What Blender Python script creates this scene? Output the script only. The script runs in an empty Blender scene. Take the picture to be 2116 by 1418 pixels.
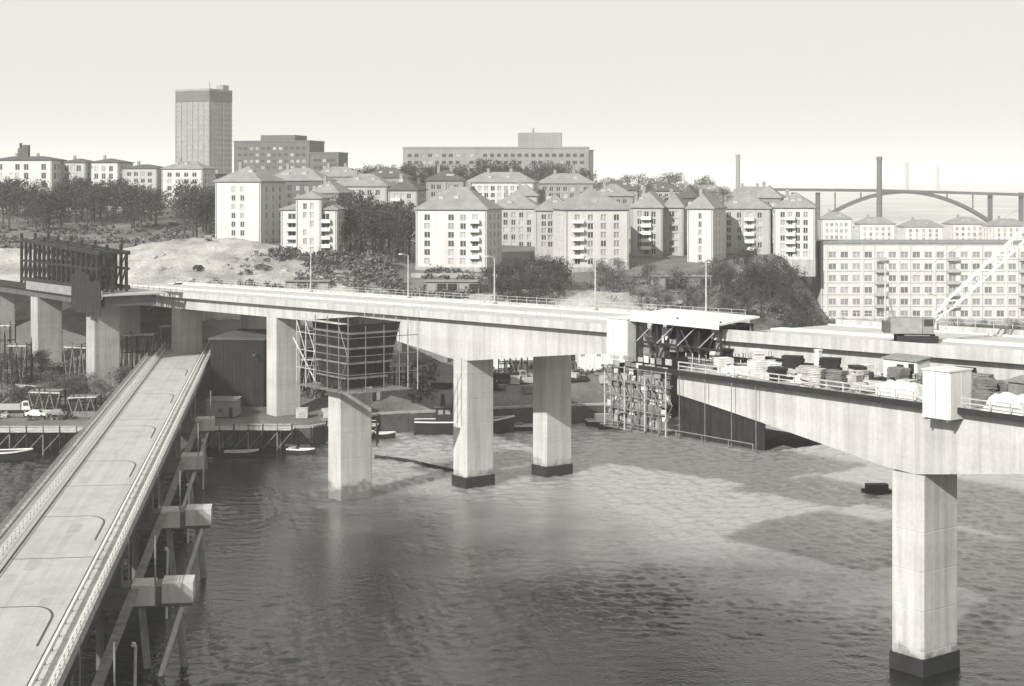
import bpy, math, random
from mathutils import Vector, Matrix, noise
R = math.radians
random.seed(7)
sc = bpy.context.scene
C = sc.collection

# ------------------------------------------------------------------ camera
F = 3300.0 / 2116.0            # focal length over picture width
CAMZ = 50.0
cam_d = bpy.data.cameras.new('camera')
cam_d.sensor_width = 36.0
cam_d.lens = 36.0 * F
cam_d.shift_y = -(709 - 385) / 2116.0     # rising-front view camera, kept level
cam_d.clip_start = 1.0
cam_d.clip_end = 40000.0
cam = bpy.data.objects.new('camera', cam_d)
C.objects.link(cam)
cam.location = (0, 0, CAMZ)
cam.rotation_euler = (R(90), 0, 0)
sc.camera = cam

# ------------------------------------------------------------------ light
SUN_EL = 31.0
SUN_H = Vector((-0.55, -0.835)).normalized()      # horizontal direction towards the sun
w = bpy.data.worlds.new('World')
sc.world = w
w.use_nodes = True
nt = w.node_tree
bg = nt.nodes['Background']
sky = nt.nodes.new('ShaderNodeTexSky')
sky.sky_type = 'NISHITA'
sky.sun_disc = False
sky.sun_elevation = R(SUN_EL)
sky.sun_rotation = math.atan2(SUN_H.x, SUN_H.y)
sky.air_density = 1.0
sky.dust_density = 6.0
sky.ozone_density = 1.0
bw = nt.nodes.new('ShaderNodeRGBToBW')
tint = nt.nodes.new('ShaderNodeMix'); tint.data_type = 'RGBA'; tint.blend_type = 'MULTIPLY'
tint.inputs[0].default_value = 1.0
tint.inputs[7].default_value = (1.0, 0.985, 0.93, 1)
nt.links.new(sky.outputs[0], bw.inputs[0])
hz = nt.nodes.new('ShaderNodeMix'); hz.data_type = 'FLOAT'      # even milky haze over the whole sky
hz.inputs[0].default_value = 0.84
hz.inputs[3].default_value = 7.1
nt.links.new(bw.outputs[0], hz.inputs[2])
nt.links.new(hz.outputs[0], tint.inputs[6])
nt.links.new(tint.outputs[2], bg.inputs[0])
bg.inputs[1].default_value = 0.096
sd = bpy.data.lights.new('sun', 'SUN')
sd.energy = 5.0
sd.angle = R(0.6)
sd.color = (1.0, 0.985, 0.95)
sun = bpy.data.objects.new('sun', sd)
C.objects.link(sun)
tosun = Vector((SUN_H.x * math.cos(R(SUN_EL)), SUN_H.y * math.cos(R(SUN_EL)), math.sin(R(SUN_EL))))
sun.rotation_euler = tosun.to_track_quat('Z', 'Y').to_euler()
sun.location = (-100, -100, 200)
sc.view_settings.view_transform = 'Standard'
sc.view_settings.look = 'None'
sc.view_settings.gamma = 1.0
sc.view_settings.use_curve_mapping = False
sc.view_settings.exposure = 0.40
sc.render.engine = 'CYCLES'
sc.cycles.max_bounces = 5
sc.cycles.diffuse_bounces = 2
sc.cycles.glossy_bounces = 3
sc.cycles.volume_bounces = 1
sc.cycles.use_denoising = True

# ------------------------------------------------------------------ helpers
def at(px, py, D):
    return Vector(((px - 1058) / 3300.0 * D, D, CAMZ - (py - 385) / 3300.0 * D))

def lerp_table(t, x):
    if x <= t[0][0]: return t[0][1]
    for (a, b), (c, d) in zip(t, t[1:]):
        if x <= c: return b + (d - b) * (x - a) / (c - a)
    return t[-1][1]

def smooth(a, b, x):
    t = min(1, max(0, (x - a) / (b - a)))      # works for a > b too
    return t * t * (3 - 2 * t)

MATS = {}
def mat(name, v, rough=0.85, var=0.25, scale=0.3, warm=0.0, bump=0.0, bscale=3.0, streak=0.0, spec=0.3, fine=0.0):
    """grey procedural material: large noise, optional vertical weather streaks, optional bump"""
    if name in MATS: return MATS[name]
    m = bpy.data.materials.new(name); MATS[name] = m
    m.use_nodes = True
    n = m.node_tree.nodes; L = m.node_tree.links
    p = n['Principled BSDF']
    p.inputs['Roughness'].default_value = rough
    p.inputs['Specular IOR Level'].default_value = spec
    col = lambda k: (v * k * (1 + warm), v * k, v * k * (1 - warm * 1.3), 1)
    tc = n.new('ShaderNodeTexCoord')
    geo = n.new('ShaderNodeNewGeometry')
    nz = n.new('ShaderNodeTexNoise'); nz.inputs['Scale'].default_value = scale
    nz.inputs['Detail'].default_value = 6; nz.inputs['Roughness'].default_value = 0.62
    L.new(geo.outputs['Position'], nz.inputs['Vector'])
    rp = n.new('ShaderNodeValToRGB')
    rp.color_ramp.elements[0].position = 0.3; rp.color_ramp.elements[1].position = 0.7
    rp.color_ramp.elements[0].color = col(1 - var); rp.color_ramp.elements[1].color = col(1 + var)
    L.new(nz.outputs[0], rp.inputs[0])
    out = rp.outputs[0]
    def mulnoise(vec_scale, amount, lo=0.42, hi=0.68):
        nonlocal out
        mp = n.new('ShaderNodeMapping'); mp.inputs['Scale'].default_value = vec_scale
        L.new(geo.outputs['Position'], mp.inputs['Vector'])
        s = n.new('ShaderNodeTexNoise'); s.inputs['Scale'].default_value = 1.0; s.inputs['Detail'].default_value = 5
        L.new(mp.outputs[0], s.inputs['Vector'])
        mr = n.new('ShaderNodeMapRange')
        mr.inputs[1].default_value = lo; mr.inputs[2].default_value = hi
        mr.inputs[3].default_value = 1.0; mr.inputs[4].default_value = 1.0 - amount
        L.new(s.outputs[0], mr.inputs[0])
        mx = n.new('ShaderNodeMix'); mx.data_type = 'RGBA'; mx.blend_type = 'MULTIPLY'; mx.inputs[0].default_value = 1
        L.new(out, mx.inputs[6]); L.new(mr.outputs[0], mx.inputs[7])
        out = mx.outputs[2]
    if streak:
        mulnoise((0.9, 0.9, 0.06), streak); mulnoise((3.2, 3.2, 0.12), streak * 0.45); mulnoise((0.02, 0.02, 0.45), streak * 0.4)
    if fine: mulnoise((2.2, 2.2, 2.2), fine, 0.35, 0.7)
    L.new(out, p.inputs['Base Color'])
    if bump:
        b = n.new('ShaderNodeBump'); b.inputs['Strength'].default_value = bump; b.inputs['Distance'].default_value = 0.1
        z = n.new('ShaderNodeTexNoise'); z.inputs['Scale'].default_value = bscale; z.inputs['Detail'].default_value = 4
        L.new(geo.outputs['Position'], z.inputs['Vector'])
        L.new(z.outputs[0], b.inputs['Height']); L.new(b.outputs[0], p.inputs['Normal'])
    return m

M_CONC = mat('pale_concrete', 0.46, 0.9, 0.10, 0.12, 0.02, 0.25, 1.5, streak=0.22, fine=0.10)
M_CONC2 = mat('grey_concrete', 0.36, 0.9, 0.14, 0.15, 0.015, 0.25, 1.5, streak=0.25, fine=0.12)
M_CONCD = mat('dark_concrete', 0.085, 0.6, 0.3, 0.6, 0.0, 0.3, 2.0)
M_DECK = mat('raw_deck_concrete', 0.42, 0.92, 0.16, 0.2, 0.02, 0.2, 2, fine=0.18)
M_ROAD = mat('old_asphalt', 0.37, 0.9, 0.10, 0.08, 0.015, 0.2, 4, fine=0.08)
M_TAR = mat('tar_joint', 0.06, 0.7, 0.2, 1.0)
M_PAINT = mat('white_paint', 0.62, 0.7, 0.08, 0.8, 0.02, fine=0.1)
M_SHEET = mat('white_sheeting', 0.58, 0.75, 0.10, 0.5, 0.02, 0.5, 1.2, streak=0.15)
M_STEEL = mat('dark_steel', 0.02, 0.6, 0.3, 0.8)
M_STEELG = mat('grey_steel', 0.22, 0.6, 0.25, 0.8)
M_POLE = mat('scaffold_tube', 0.38, 0.5, 0.2, 1.0)
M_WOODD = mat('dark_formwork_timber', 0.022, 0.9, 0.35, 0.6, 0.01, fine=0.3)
M_WOOD = mat('pale_timber', 0.42, 0.9, 0.3, 0.8, 0.03, fine=0.25)
M_WOODM = mat('mid_timber', 0.17, 0.9, 0.35, 0.8, 0.02, fine=0.25)
M_GROUND = mat('rough_ground', 0.15, 0.95, 0.42, 0.07, 0.02, 0.6, 1.0, fine=0.45)
M_SAND = mat('excavated_sand', 0.34, 0.95, 0.42, 0.09, 0.03, 1.0, 0.9, fine=0.45)
M_ROCK = mat('dark_rock', 0.035, 0.9, 0.4, 0.3, 0.0, 0.8, 0.8, fine=0.3)
M_QUAY = mat('wet_quay_stone', 0.07, 0.8, 0.35, 0.5, 0.0, 0.5, 2.0, fine=0.3)
M_STONE = mat('quay_stone', 0.30, 0.9, 0.25, 0.4, 0.01, 0.4, 2.0, fine=0.25)
M_HILL = mat('far_hill', 0.10, 0.95, 0.3, 0.01, 0.0)
M_W1 = mat('cream_render', 0.47, 0.9, 0.07, 0.1, 0.025, streak=0.10)
M_W2 = mat('pale_grey_render', 0.35, 0.9, 0.09, 0.1, 0.01, streak=0.12)
M_W3 = mat('grey_render', 0.23, 0.9, 0.1, 0.1, 0.01, streak=0.12)
M_W4 = mat('dark_render', 0.11, 0.9, 0.12, 0.1, 0.0, streak=0.1)
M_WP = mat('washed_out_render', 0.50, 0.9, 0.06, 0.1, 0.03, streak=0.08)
M_ROOF = mat('grey_roof_tile', 0.22, 0.85, 0.18, 0.3, 0.0, fine=0.25)
M_ROOFD = mat('dark_roof', 0.085, 0.85, 0.2, 0.3, 0.0, fine=0.25)
M_GLASS = mat('window_glass', 0.045, 0.15, 0.3, 0.4, spec=0.5)
M_GLASSP = mat('dull_pane', 0.22, 0.4, 0.25, 0.4, spec=0.4)
M_BARK = mat('bark', 0.06, 0.95, 0.3, 1.0)
M_LEAF = [mat('foliage_dark', 0.040, 0.9, 0.4, 0.5), mat('foliage_mid', 0.085, 0.9, 0.4, 0.5), mat('foliage_grey', 0.14, 0.9, 0.4, 0.5)]
M_GLASSQ = mat('dim_pane', 0.13, 0.3, 0.25, 0.4, spec=0.4)
M_GLASSL = mat('curtained_pane', 0.30, 0.5, 0.2, 0.4, spec=0.4)
M_ARCH = mat('far_arch_concrete', 0.07, 0.9, 0.15, 0.05)
M_NET = mat('grey_netting', 0.27, 0.9, 0.35, 1.2, fine=0.45)
M_LATT = mat('weathered_tube', 0.16, 0.6, 0.3, 0.8)
M_HULL = mat('black_hull', 0.02, 0.5, 0.3, 0.5)

class MB:
    def __init__(s): s.v = []; s.f = []; s.m = []
    def quad(s, pts, mi=0):
        b = len(s.v); s.v += [tuple(p) for p in pts]; s.f.append(tuple(range(b, b + len(pts)))); s.m.append(mi); return s
    def hexa(s, p, mi=0):
        """eight corners: bottom loop 0-3 counter-clockwise, top loop 4-7"""
        b = len(s.v); s.v += [tuple(q) for q in p]
        for f in ((0, 3, 2, 1), (4, 5, 6, 7), (0, 1, 5, 4), (1, 2, 6, 5), (2, 3, 7, 6), (3, 0, 4, 7)):
            s.f.append(tuple(b + i for i in f)); s.m.append(mi)
        return s
    def box(s, x0, x1, y0, y1, z0, z1, mi=0):
        return s.hexa([(x0, y0, z0), (x1, y0, z0), (x1, y1, z0), (x0, y1, z0), (x0, y0, z1), (x1, y0, z1), (x1, y1, z1), (x0, y1, z1)], mi)
    def bar(s, p, q, w, h=None, mi=0):
        p = Vector(p); q = Vector(q); h = h or w
        d = (q - p).normalized()
        up = Vector((0, 0, 1)) if abs(d.z) < 0.95 else Vector((0, 1, 0))
        a = d.cross(up).normalized() * (w / 2); b = a.cross(d).normalized() * (h / 2)
        return s.hexa([p - a - b, p + a - b, q + a - b, q - a - b, p - a + b, p + a + b, q + a + b, q - a + b], mi)
    def tube(s, p, q, r0, r1, n=8, mi=0, cap=True):
        p = Vector(p); q = Vector(q); d = (q - p).normalized()
        up = Vector((0, 0, 1)) if abs(d.z) < 0.95 else Vector((0, 1, 0))
        a = d.cross(up).normalized(); b = a.cross(d)
        k = len(s.v)
        for c, r in ((p, r0), (q, r1)):
            for i in range(n):
                t = 2 * math.pi * i / n
                s.v.append(tuple(c + a * (r * math.cos(t)) + b * (r * math.sin(t))))
        for i in range(n):
            j = (i + 1) % n
            s.f.append((k + i, k + n + i, k + n + j, k + j)); s.m.append(mi)
        if cap:
            s.f.append(tuple(k + i for i in range(n))); s.m.append(mi)
            s.f.append(tuple(k + n + i for i in reversed(range(n)))); s.m.append(mi)
        return s
    def mesh(s, name, mats):
        me = bpy.data.meshes.new(name)
        me.from_pydata(s.v, [], s.f)
        for m in (mats if isinstance(mats, (list, tuple)) else [mats]): me.materials.append(m)
        me.polygons.foreach_set('material_index', s.m)
        me.update()
        return me
    def build(s, name, mats, parent=None):
        return link(name, s.mesh(name, mats), parent)

def link(name, me, parent=None, loc=None, rz=0.0, scale=None):
    o = bpy.data.objects.new(name, me); C.objects.link(o)
    if parent: o.parent = parent
    if loc is not None: o.location = loc
    if rz: o.rotation_euler = (0, 0, rz)
    if scale: o.scale = scale
    return o

def tag(o, label, cat, group=None):
    o['label'] = label; o['category'] = cat
    if group: o['group'] = group
    return o

def thing(name, label, cat, loc=(0, 0, 0), rz=0.0, group=None):
    o = bpy.data.objects.new(name, None); C.objects.link(o)
    o.location = loc; o.rotation_euler = (0, 0, rz); o.empty_display_size = 1
    return tag(o, label, cat, group)

def struct(o, kind='structure'):
    o['kind'] = kind; return o

def boxpart(name, m, parent, *b): return MB().box(*b).build(name, m, parent)

# ------------------------------------------------------------------ land
def shore(X):
    return lerp_table([(-400, 300), (-150, 312), (-60, 317), (-40, 318), (-28, 336), (0, 346), (30, 354), (110, 410), (300, 450), (900, 520)], X)

def hgt(X, D):
    d = D - shore(X)
    if d < 0: return -4.0
    a = X / D
    left = lerp_table([(300, 2.2), (335, 3.0), (372, 8.5), (400, 15), (425, 22), (448, 27), (480, 30), (550, 35), (650, 43), (800, 47), (1100, 46), (1500, 30), (2200, 20), (4000, 30), (7000, 55), (11000, 60)], D)
    left += 3.6 * smooth(-0.06, -0.115, a) * smooth(405, 450, D) * smooth(640, 560, D)
    left = min(left, 2.2 + d * 0.55)
    right = lerp_table([(300, 2.2), (470, 5), (485, 10), (600, 11), (800, 16), (1200, 20), (2000, 24), (3500, 35), (7000, 60), (11000, 70)], D)
    right = min(right, 2.2 + d * 0.3)
    k = smooth(0.165, 0.205, a)
    h = left * (1 - k) + right * k
    amp = min(1.0, d / 25.0) * (0.8 if D < 1200 else 8 * min(1, (D - 1200) / 3000))
    sc_ = 0.05 if D < 1200 else 0.0012
    h += amp * noise.fractal(Vector((X * sc_, D * sc_, 3.1)), 1.0, 2.0, 4)
    return max(h, 2.0)

def build_ground():
    ds = []; d = -2.0
    rows = [0.0, 0.02, 4, 8]
    x = 8.0; st = 5.0
    while x < 11000:
        x += st
        if x > 220: st *= 1.13
        rows.append(x)
    angs = [-1.4 + i * 0.02 for i in range(int(3.0 / 0.02) + 1)]
    angs = [a for a in angs if a < -0.36 or a > 0.40] + [-0.36 + i * 0.0095 for i in range(81)]
    angs.sort()
    vs = []; fs = []
    for r in rows:
        for a in angs:
            X = a * 340.0
            D = shore(X) + r
            X2 = a * D if r > 40 else X * (1 - r / 40) + a * D * (r / 40)
            z = -4.0 if r == 0.0 else hgt(X2, max(D, shore(X2) + 0.05)) if r > 0.01 else 2.0
            if r == 0.02: z = 2.0
            vs.append((X2, D, z))
    na = len(angs)
    for i in range(len(rows) - 1):
        for j in range(na - 1):
            fs.append((i * na + j, i * na + j + 1, (i + 1) * na + j + 1, (i + 1) * na + j))
    me = bpy.data.meshes.new('ground'); me.from_pydata(vs, [], fs); me.materials.append(M_GROUND); me.materials.append(mat('hazed_built_up_land', 0.36, 0.95, 0.25, 0.01, 0.02))  # built-up land paled further so its colour carries distance haze
    for p in me.polygons:
        p.use_smooth = True
        c = p.center
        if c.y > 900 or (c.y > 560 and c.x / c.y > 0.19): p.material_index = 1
    me.update()
    struct(link('ground', me))
build_ground()

WATER = -1.8
# water: one sheet
def build_water():
    """outer flat sheet with fine bump, and the harbour basin as a real wave surface"""
    import numpy as np
    m = bpy.data.materials.new('harbour_water'); m.use_nodes = True
    n = m.node_tree.nodes; L = m.node_tree.links; p = n['Principled BSDF']
    
    p.inputs['Roughness'].default_value = 0.07
    p.inputs['IOR'].default_value = 1.42
    p.inputs['Subsurface Weight'].default_value = 1.0
    p.inputs['Subsurface Radius'].default_value = (1.0, 1.0, 1.0)
    p.inputs['Subsurface Scale'].default_value = 14.0
    geo = n.new('ShaderNodeNewGeometry')
    # sky reflection painted into the colour: pale far right, dark near and left
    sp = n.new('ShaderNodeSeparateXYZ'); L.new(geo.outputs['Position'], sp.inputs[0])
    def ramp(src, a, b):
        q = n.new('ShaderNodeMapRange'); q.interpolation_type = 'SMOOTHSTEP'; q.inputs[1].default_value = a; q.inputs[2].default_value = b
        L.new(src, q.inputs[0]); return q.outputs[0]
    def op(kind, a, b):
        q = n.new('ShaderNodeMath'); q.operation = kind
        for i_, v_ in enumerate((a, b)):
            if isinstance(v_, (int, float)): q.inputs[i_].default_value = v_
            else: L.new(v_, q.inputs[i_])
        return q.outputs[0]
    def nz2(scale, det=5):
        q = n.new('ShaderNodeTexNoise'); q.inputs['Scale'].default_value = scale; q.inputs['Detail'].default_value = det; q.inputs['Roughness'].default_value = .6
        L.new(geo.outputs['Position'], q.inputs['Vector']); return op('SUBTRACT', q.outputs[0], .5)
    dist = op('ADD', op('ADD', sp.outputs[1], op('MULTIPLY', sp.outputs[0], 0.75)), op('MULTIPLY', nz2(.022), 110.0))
    painted_sheen = ramp(dist, 205.0, 275.0)
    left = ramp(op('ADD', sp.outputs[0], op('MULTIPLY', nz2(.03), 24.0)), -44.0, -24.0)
    tb = op('MULTIPLY_ADD', op('MULTIPLY', painted_sheen, left), 0.30)
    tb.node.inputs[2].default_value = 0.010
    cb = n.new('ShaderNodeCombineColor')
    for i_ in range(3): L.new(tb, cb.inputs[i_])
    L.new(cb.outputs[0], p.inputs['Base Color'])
    z = n.new('ShaderNodeTexNoise'); z.inputs['Scale'].default_value = 2.2; z.inputs['Detail'].default_value = 3
    L.new(geo.outputs['Position'], z.inputs['Vector'])
    bp = n.new('ShaderNodeBump'); bp.inputs['Distance'].default_value = 0.10; bp.inputs['Strength'].default_value = 0.8
    L.new(z.outputs[0], bp.inputs['Height']); L.new(bp.outputs[0], p.inputs['Normal'])
    rows = []; d = 95.0
    while d < 470: rows.append(d); d += 0.30 + 0.0010 * (d - 95)
    cols = np.linspace(-0.40, 0.42, 860)
    D = np.array(rows)[:, None] * np.ones_like(cols)[None, :]
    X = D * cols[None, :]
    rg = np.random.RandomState(4)
    Z = np.zeros_like(D)
    for k in range(46):
        lam = 0.95 * (4.6 / 0.95) ** rg.rand(); th = math.radians(75 + rg.normal() * 38)
        kx, ky = 2 * math.pi / lam * math.cos(th), 2 * math.pi / lam * math.sin(th)
        # wave groups: the phase drifts so that no train runs unbroken across the basin
        ph = rg.rand() * 6.28 + 1.6 * np.sin(X * rg.uniform(.02, .06) + rg.rand() * 6) + 1.6 * np.sin(D * rg.uniform(.02, .05) + rg.rand() * 6)
        Z += 0.0092 * lam ** 0.9 * np.sin(kx * X + ky * D + ph)
    sm = lambda a, b, x: (lambda t: t * t * (3 - 2 * t))(np.clip((x - a) / (b - a), 0, 1))
    wob = np.sin(X * .043 + 1.2 * np.sin(D * .021)) * np.sin(D * .031 + .9 * np.sin(X * .027 + 2))
    env = 0.85 + 0.25 * wob + 0.2 * sm(230, 270, D)
    for cx, cy, rx, ry in CALM:
        q = np.sqrt(((X - cx) / rx) ** 2 + ((D - cy) / ry) ** 2) + .28 * np.sin(X * .21 + D * .13) * np.sin(D * .17) + .15 * np.sin(X * .5 - D * .1)
        env *= 0.10 + 0.90 * sm(.35, 1.25, q)
    Z *= np.clip(env, .07, 1.15)
    ed = np.minimum(np.minimum((cols - cols[0]), (cols[-1] - cols))[None, :] * D / 6.0, (D - 95) / 8.0)
    ed = np.clip(ed, 0, 1)
    Z = WATER + Z * ed - 0.4 * (1 - ed)
    nr, nc = D.shape
    co = np.stack([X, D, Z], -1).reshape(-1, 3).astype(np.float32)
    idx = np.arange(nr * nc).reshape(nr, nc)
    q = np.stack([idx[:-1, :-1], idx[:-1, 1:], idx[1:, 1:], idx[1:, :-1]], -1).reshape(-1, 4)
    me = bpy.data.meshes.new('water')
    me.vertices.add(len(co)); me.vertices.foreach_set('co', co.ravel())
    me.loops.add(q.size); me.loops.foreach_set('vertex_index', q.ravel().astype(np.int32))
    me.polygons.add(len(q)); me.polygons.foreach_set('loop_start', np.arange(0, q.size, 4, dtype=np.int32)); me.polygons.foreach_set('loop_total', np.full(len(q), 4, dtype=np.int32))
    me.polygons.foreach_set('use_smooth', np.ones(len(q), dtype=bool))
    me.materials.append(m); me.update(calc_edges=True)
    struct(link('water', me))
    zz = WATER - .4
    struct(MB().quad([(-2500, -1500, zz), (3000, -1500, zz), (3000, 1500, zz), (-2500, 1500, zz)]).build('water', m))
# sheltered water in the lee of the piers and the old bridge lies calmer
CALM = ((-21.6, 224, 13, 44), (8.2, 247, 9, 42), (26, 168, 36, 24), (-47, 285, 15, 34), (-43, 195, 10, 80), (-6, 250, 7, 30))
build_water()

# quay walls: stone-faced blocks along the shore
def build_quay():
    q = thing('quay_wall', 'low stone quay wall along the far shore under the bridges', 'quay wall', (0, 0, 0))
    X = -190.0
    while X < 150:
        L_ = 6.0
        p = Vector((X, shore(X) - 0.5, 0)); e = Vector((X + L_, shore(X + L_) - 0.5, 0))
        d = (e - p).normalized(); nrm = Vector((d.y, -d.x, 0))
        p2 = p + d * 0.04; e2 = e - d * 0.04
        b = [p2 + nrm * 0.4, e2 + nrm * 0.4, e2 - nrm * 1.2, p2 - nrm * 1.2]
        bc = [p2 + nrm * 0.55, e2 + nrm * 0.55, e2 - nrm * 1.0, p2 - nrm * 1.0]
        zt = 2.0 + random.uniform(-0.06, 0.06)
        MB().hexa([v + Vector((0, 0, -4)) for v in b] + [v + Vector((0, 0, zt)) for v in b]).build('quay_block', M_QUAY, q)
        MB().hexa([v + Vector((0, 0, zt + .003)) for v in bc] + [v + Vector((0, 0, zt + .4)) for v in bc]).build('coping_stone', M_STONE, q)
        X += L_
build_quay()

# pale excavated mound behind the approach
def mound(name, cx, cy, rx, ry, h, m, seed):
    n = 60; vs = []; fs = []
    for i in range(n + 1):
        for j in range(n + 1):
            u = -1 + 2 * i / n; v = -1 + 2 * j / n
            r = math.hypot(u, v)
            X = cx + u * rx; Y = cy + v * ry
            k = max(0, 1 - r)
            z = h * smooth(0, 0.75, k) * (1 + 0.25 * noise.fractal(Vector((X * 0.06, Y * 0.06, seed)), 1, 2, 4)) + 0.7 * smooth(0, .4, k) * noise.fractal(Vector((X * 0.35, Y * 0.35, seed)), 1, 2, 4)
            vs.append((X, Y, hgt(X, Y) - 0.5 + z))
    for i in range(n):
        for j in range(n):
            fs.append((i * (n + 1) + j, (i + 1) * (n + 1) + j, (i + 1) * (n + 1) + j + 1, i * (n + 1) + j + 1))
    me = bpy.data.meshes.new(name); me.from_pydata(vs, [], fs); me.materials.append(m)
    for p in me.polygons: p.use_smooth = True
    return struct(link(name, me))
mound('sand_mound', -88, 440, 36, 44, 4.2, M_SAND, 1.0)
mound('sand_mound', -66, 422, 40, 24, 2.2, M_SAND, 2.0)
mound('sand_mound', -142, 425, 36, 30, 7, M_SAND, 3.0)
mound('sand_mound', 12, 414, 40, 14, 3.0, M_SAND, 5.0)

# ------------------------------------------------------------------ haze
def build_haze():
    m = bpy.data.materials.new('haze_air'); m.use_nodes = True
    n = m.node_tree.nodes; L = m.node_tree.links
    n.remove(n['Principled BSDF'])
    v = n.new('ShaderNodeVolumePrincipled')
    v.inputs['Color'].default_value = (0.97, 0.96, 0.93, 1)
    v.inputs['Density'].default_value = HAZE
    v.inputs['Anisotropy'].default_value = 0.0
    L.new(v.outputs[0], n['Material Output'].inputs['Volume'])
    h = MB().box(-16500, 16500, -1600, 11800, -6, 150).build('haze', m)
    struct(h, 'stuff')
HAZE = 0.00016
build_haze()

# ------------------------------------------------------------------ high-level bridges
ANG = math.atan2(-0.796, 0.605)
ORG = (-6.7, 277.0, 0)

def girder(parent, o0, o1, s0, s1, step, ztop, zbot, m, name='girder_segment'):
    """box girder cast in short segments, each its own part with a shallow groove at the joint"""
    s = s0
    while s < s1 - 0.01:
        e = min(s + step, s1); g = 0.06
        mb = MB(); rings = []
        for q, inset in ((s, 0.05), (s + g, 0), (e - g, 0), (e - 0.004, 0.05)):
            zt = ztop(q); zb = zbot(q); bat = 0.0
            rings.append([(q, o0 + inset, zb + inset), (q, o1 - inset, zb + inset), (q, o1 - inset, zt), (q, o0 + inset, zt)])
        b = 0
        for r in rings: mb.v += r
        for i in range(3):
            for j in range(4):
                mb.f.append((i * 4 + j, i * 4 + (j + 1) % 4, (i + 1) * 4 + (j + 1) % 4, (i + 1) * 4 + j)); mb.m.append(0)
        mb.f.append((3, 2, 1, 0)); mb.m.append(0)
        mb.f.append((12, 13, 14, 15)); mb.m.append(0)
        mb.build(name, m, parent)
        s = e

def slab(parent, name, m, o0, o1, s0, s1, zt, th, step=8.0, th2=None):
    mb = MB(); s = s0; first = True
    qs = []
    while s < s1 - 0.01: qs.append(s); s += step
    qs.append(s1)
    for i, q in enumerate(qs):
        z = zt(q); a = th; b = th if th2 is None else th2
        mb.v += [(q, o0, z - a), (q, o1, z - b), (q, o1, z), (q, o0, z)]
    for i in range(len(qs) - 1):
        for j in range(4):
            mb.f.append((i * 4 + j, i * 4 + (j + 1) % 4, (i + 1) * 4 + (j + 1) % 4, (i + 1) * 4 + j)); mb.m.append(0)
    k = (len(qs) - 1) * 4
    mb.f += [(3, 2, 1, 0), (k, k + 1, k + 2, k + 3)]; mb.m += [0, 0]
    return mb.build(name, m, parent)

def tide(m):
    """same concrete with a ragged dirty tide mark near the waterline"""
    key = m.name + '_tide'
    if key in MATS: return MATS[key]
    k = m.copy(); k.name = key; MATS[key] = k
    n = k.node_tree.nodes; L = k.node_tree.links; p = n['Principled BSDF']
    src = p.inputs['Base Color'].links[0].from_socket
    g = n.new('ShaderNodeNewGeometry'); sp = n.new('ShaderNodeSeparateXYZ'); L.new(g.outputs['Position'], sp.inputs[0])
    nz = n.new('ShaderNodeTexNoise'); nz.inputs['Scale'].default_value = 0.8; nz.inputs['Detail'].default_value = 6; L.new(g.outputs['Position'], nz.inputs['Vector'])
    ad = n.new('ShaderNodeMath'); ad.operation = 'MULTIPLY_ADD'; ad.inputs[1].default_value = 5.0; L.new(nz.outputs[0], ad.inputs[0]); L.new(sp.outputs[2], ad.inputs[2])
    mr = n.new('ShaderNodeMapRange'); mr.inputs[1].default_value = 2.2; mr.inputs[2].default_value = 3.6; mr.inputs[3].default_value = 0.42; mr.inputs[4].default_value = 1.0
    L.new(ad.outputs[0], mr.inputs[0])
    mx = n.new('ShaderNodeMix'); mx.data_type = 'RGBA'; mx.blend_type = 'MULTIPLY'; mx.inputs[0].default_value = 1
    L.new(src, mx.inputs[6]); L.new(mr.outputs[0], mx.inputs[7]); L.new(mx.outputs[2], p.inputs['Base Color'])
    return k

def pier(parent, s, o, zt, z0=-4.0, ls=4.0, lo=6.0, m=M_CONC, dark_foot=True):
    """tapered concrete column with chamfered arrises and shallow pour joints"""
    mb = MB(); ch = 0.25
    zs = [z0]; z = max(z0 + 3, 0.8)
    ring = []
    def outline(i):
        a = ls / 2 - i; b = lo / 2 - i; c = ch
        return [(-a + c, -b), (a - c, -b), (a, -b + c), (a, b - c), (a - c, b), (-a + c, b), (-a, b - c), (-a, -b + c)]
    lev = [(z0, 0)]
    while z < zt - 2.0:
        lev += [(z - 0.06, 0), (z, 0.04), (z + 0.06, 0)]; z += 4.2
    lev.append((zt, 0))
    for zz, i in lev: mb.v += [(s + x, o + y, zz) for x, y in outline(i)]
    for k in range(len(lev) - 1):
        for j in range(8):
            mb.f.append((k * 8 + j, k * 8 + (j + 1) % 8, (k + 1) * 8 + (j + 1) % 8, (k + 1) * 8 + j)); mb.m.append(0)
    t = (len(lev) - 1) * 8
    mb.f.append(tuple(t + j for j in range(8))); mb.m.append(0)
    p = mb.build('pier', tide(m) if z0 < 0 else m, parent)
    if z0 < 0 and dark_foot:
        f = MB()
        a = ls / 2 + 0.10; b = lo / 2 + 0.10
        f.box(s - a, s + a, o - b, o + b, -4, 0.05)
        f.build('dark_reflection_foot', M_STEEL, p)  # dark box added at the pier foot to give its dark reflection
    return p

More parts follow.
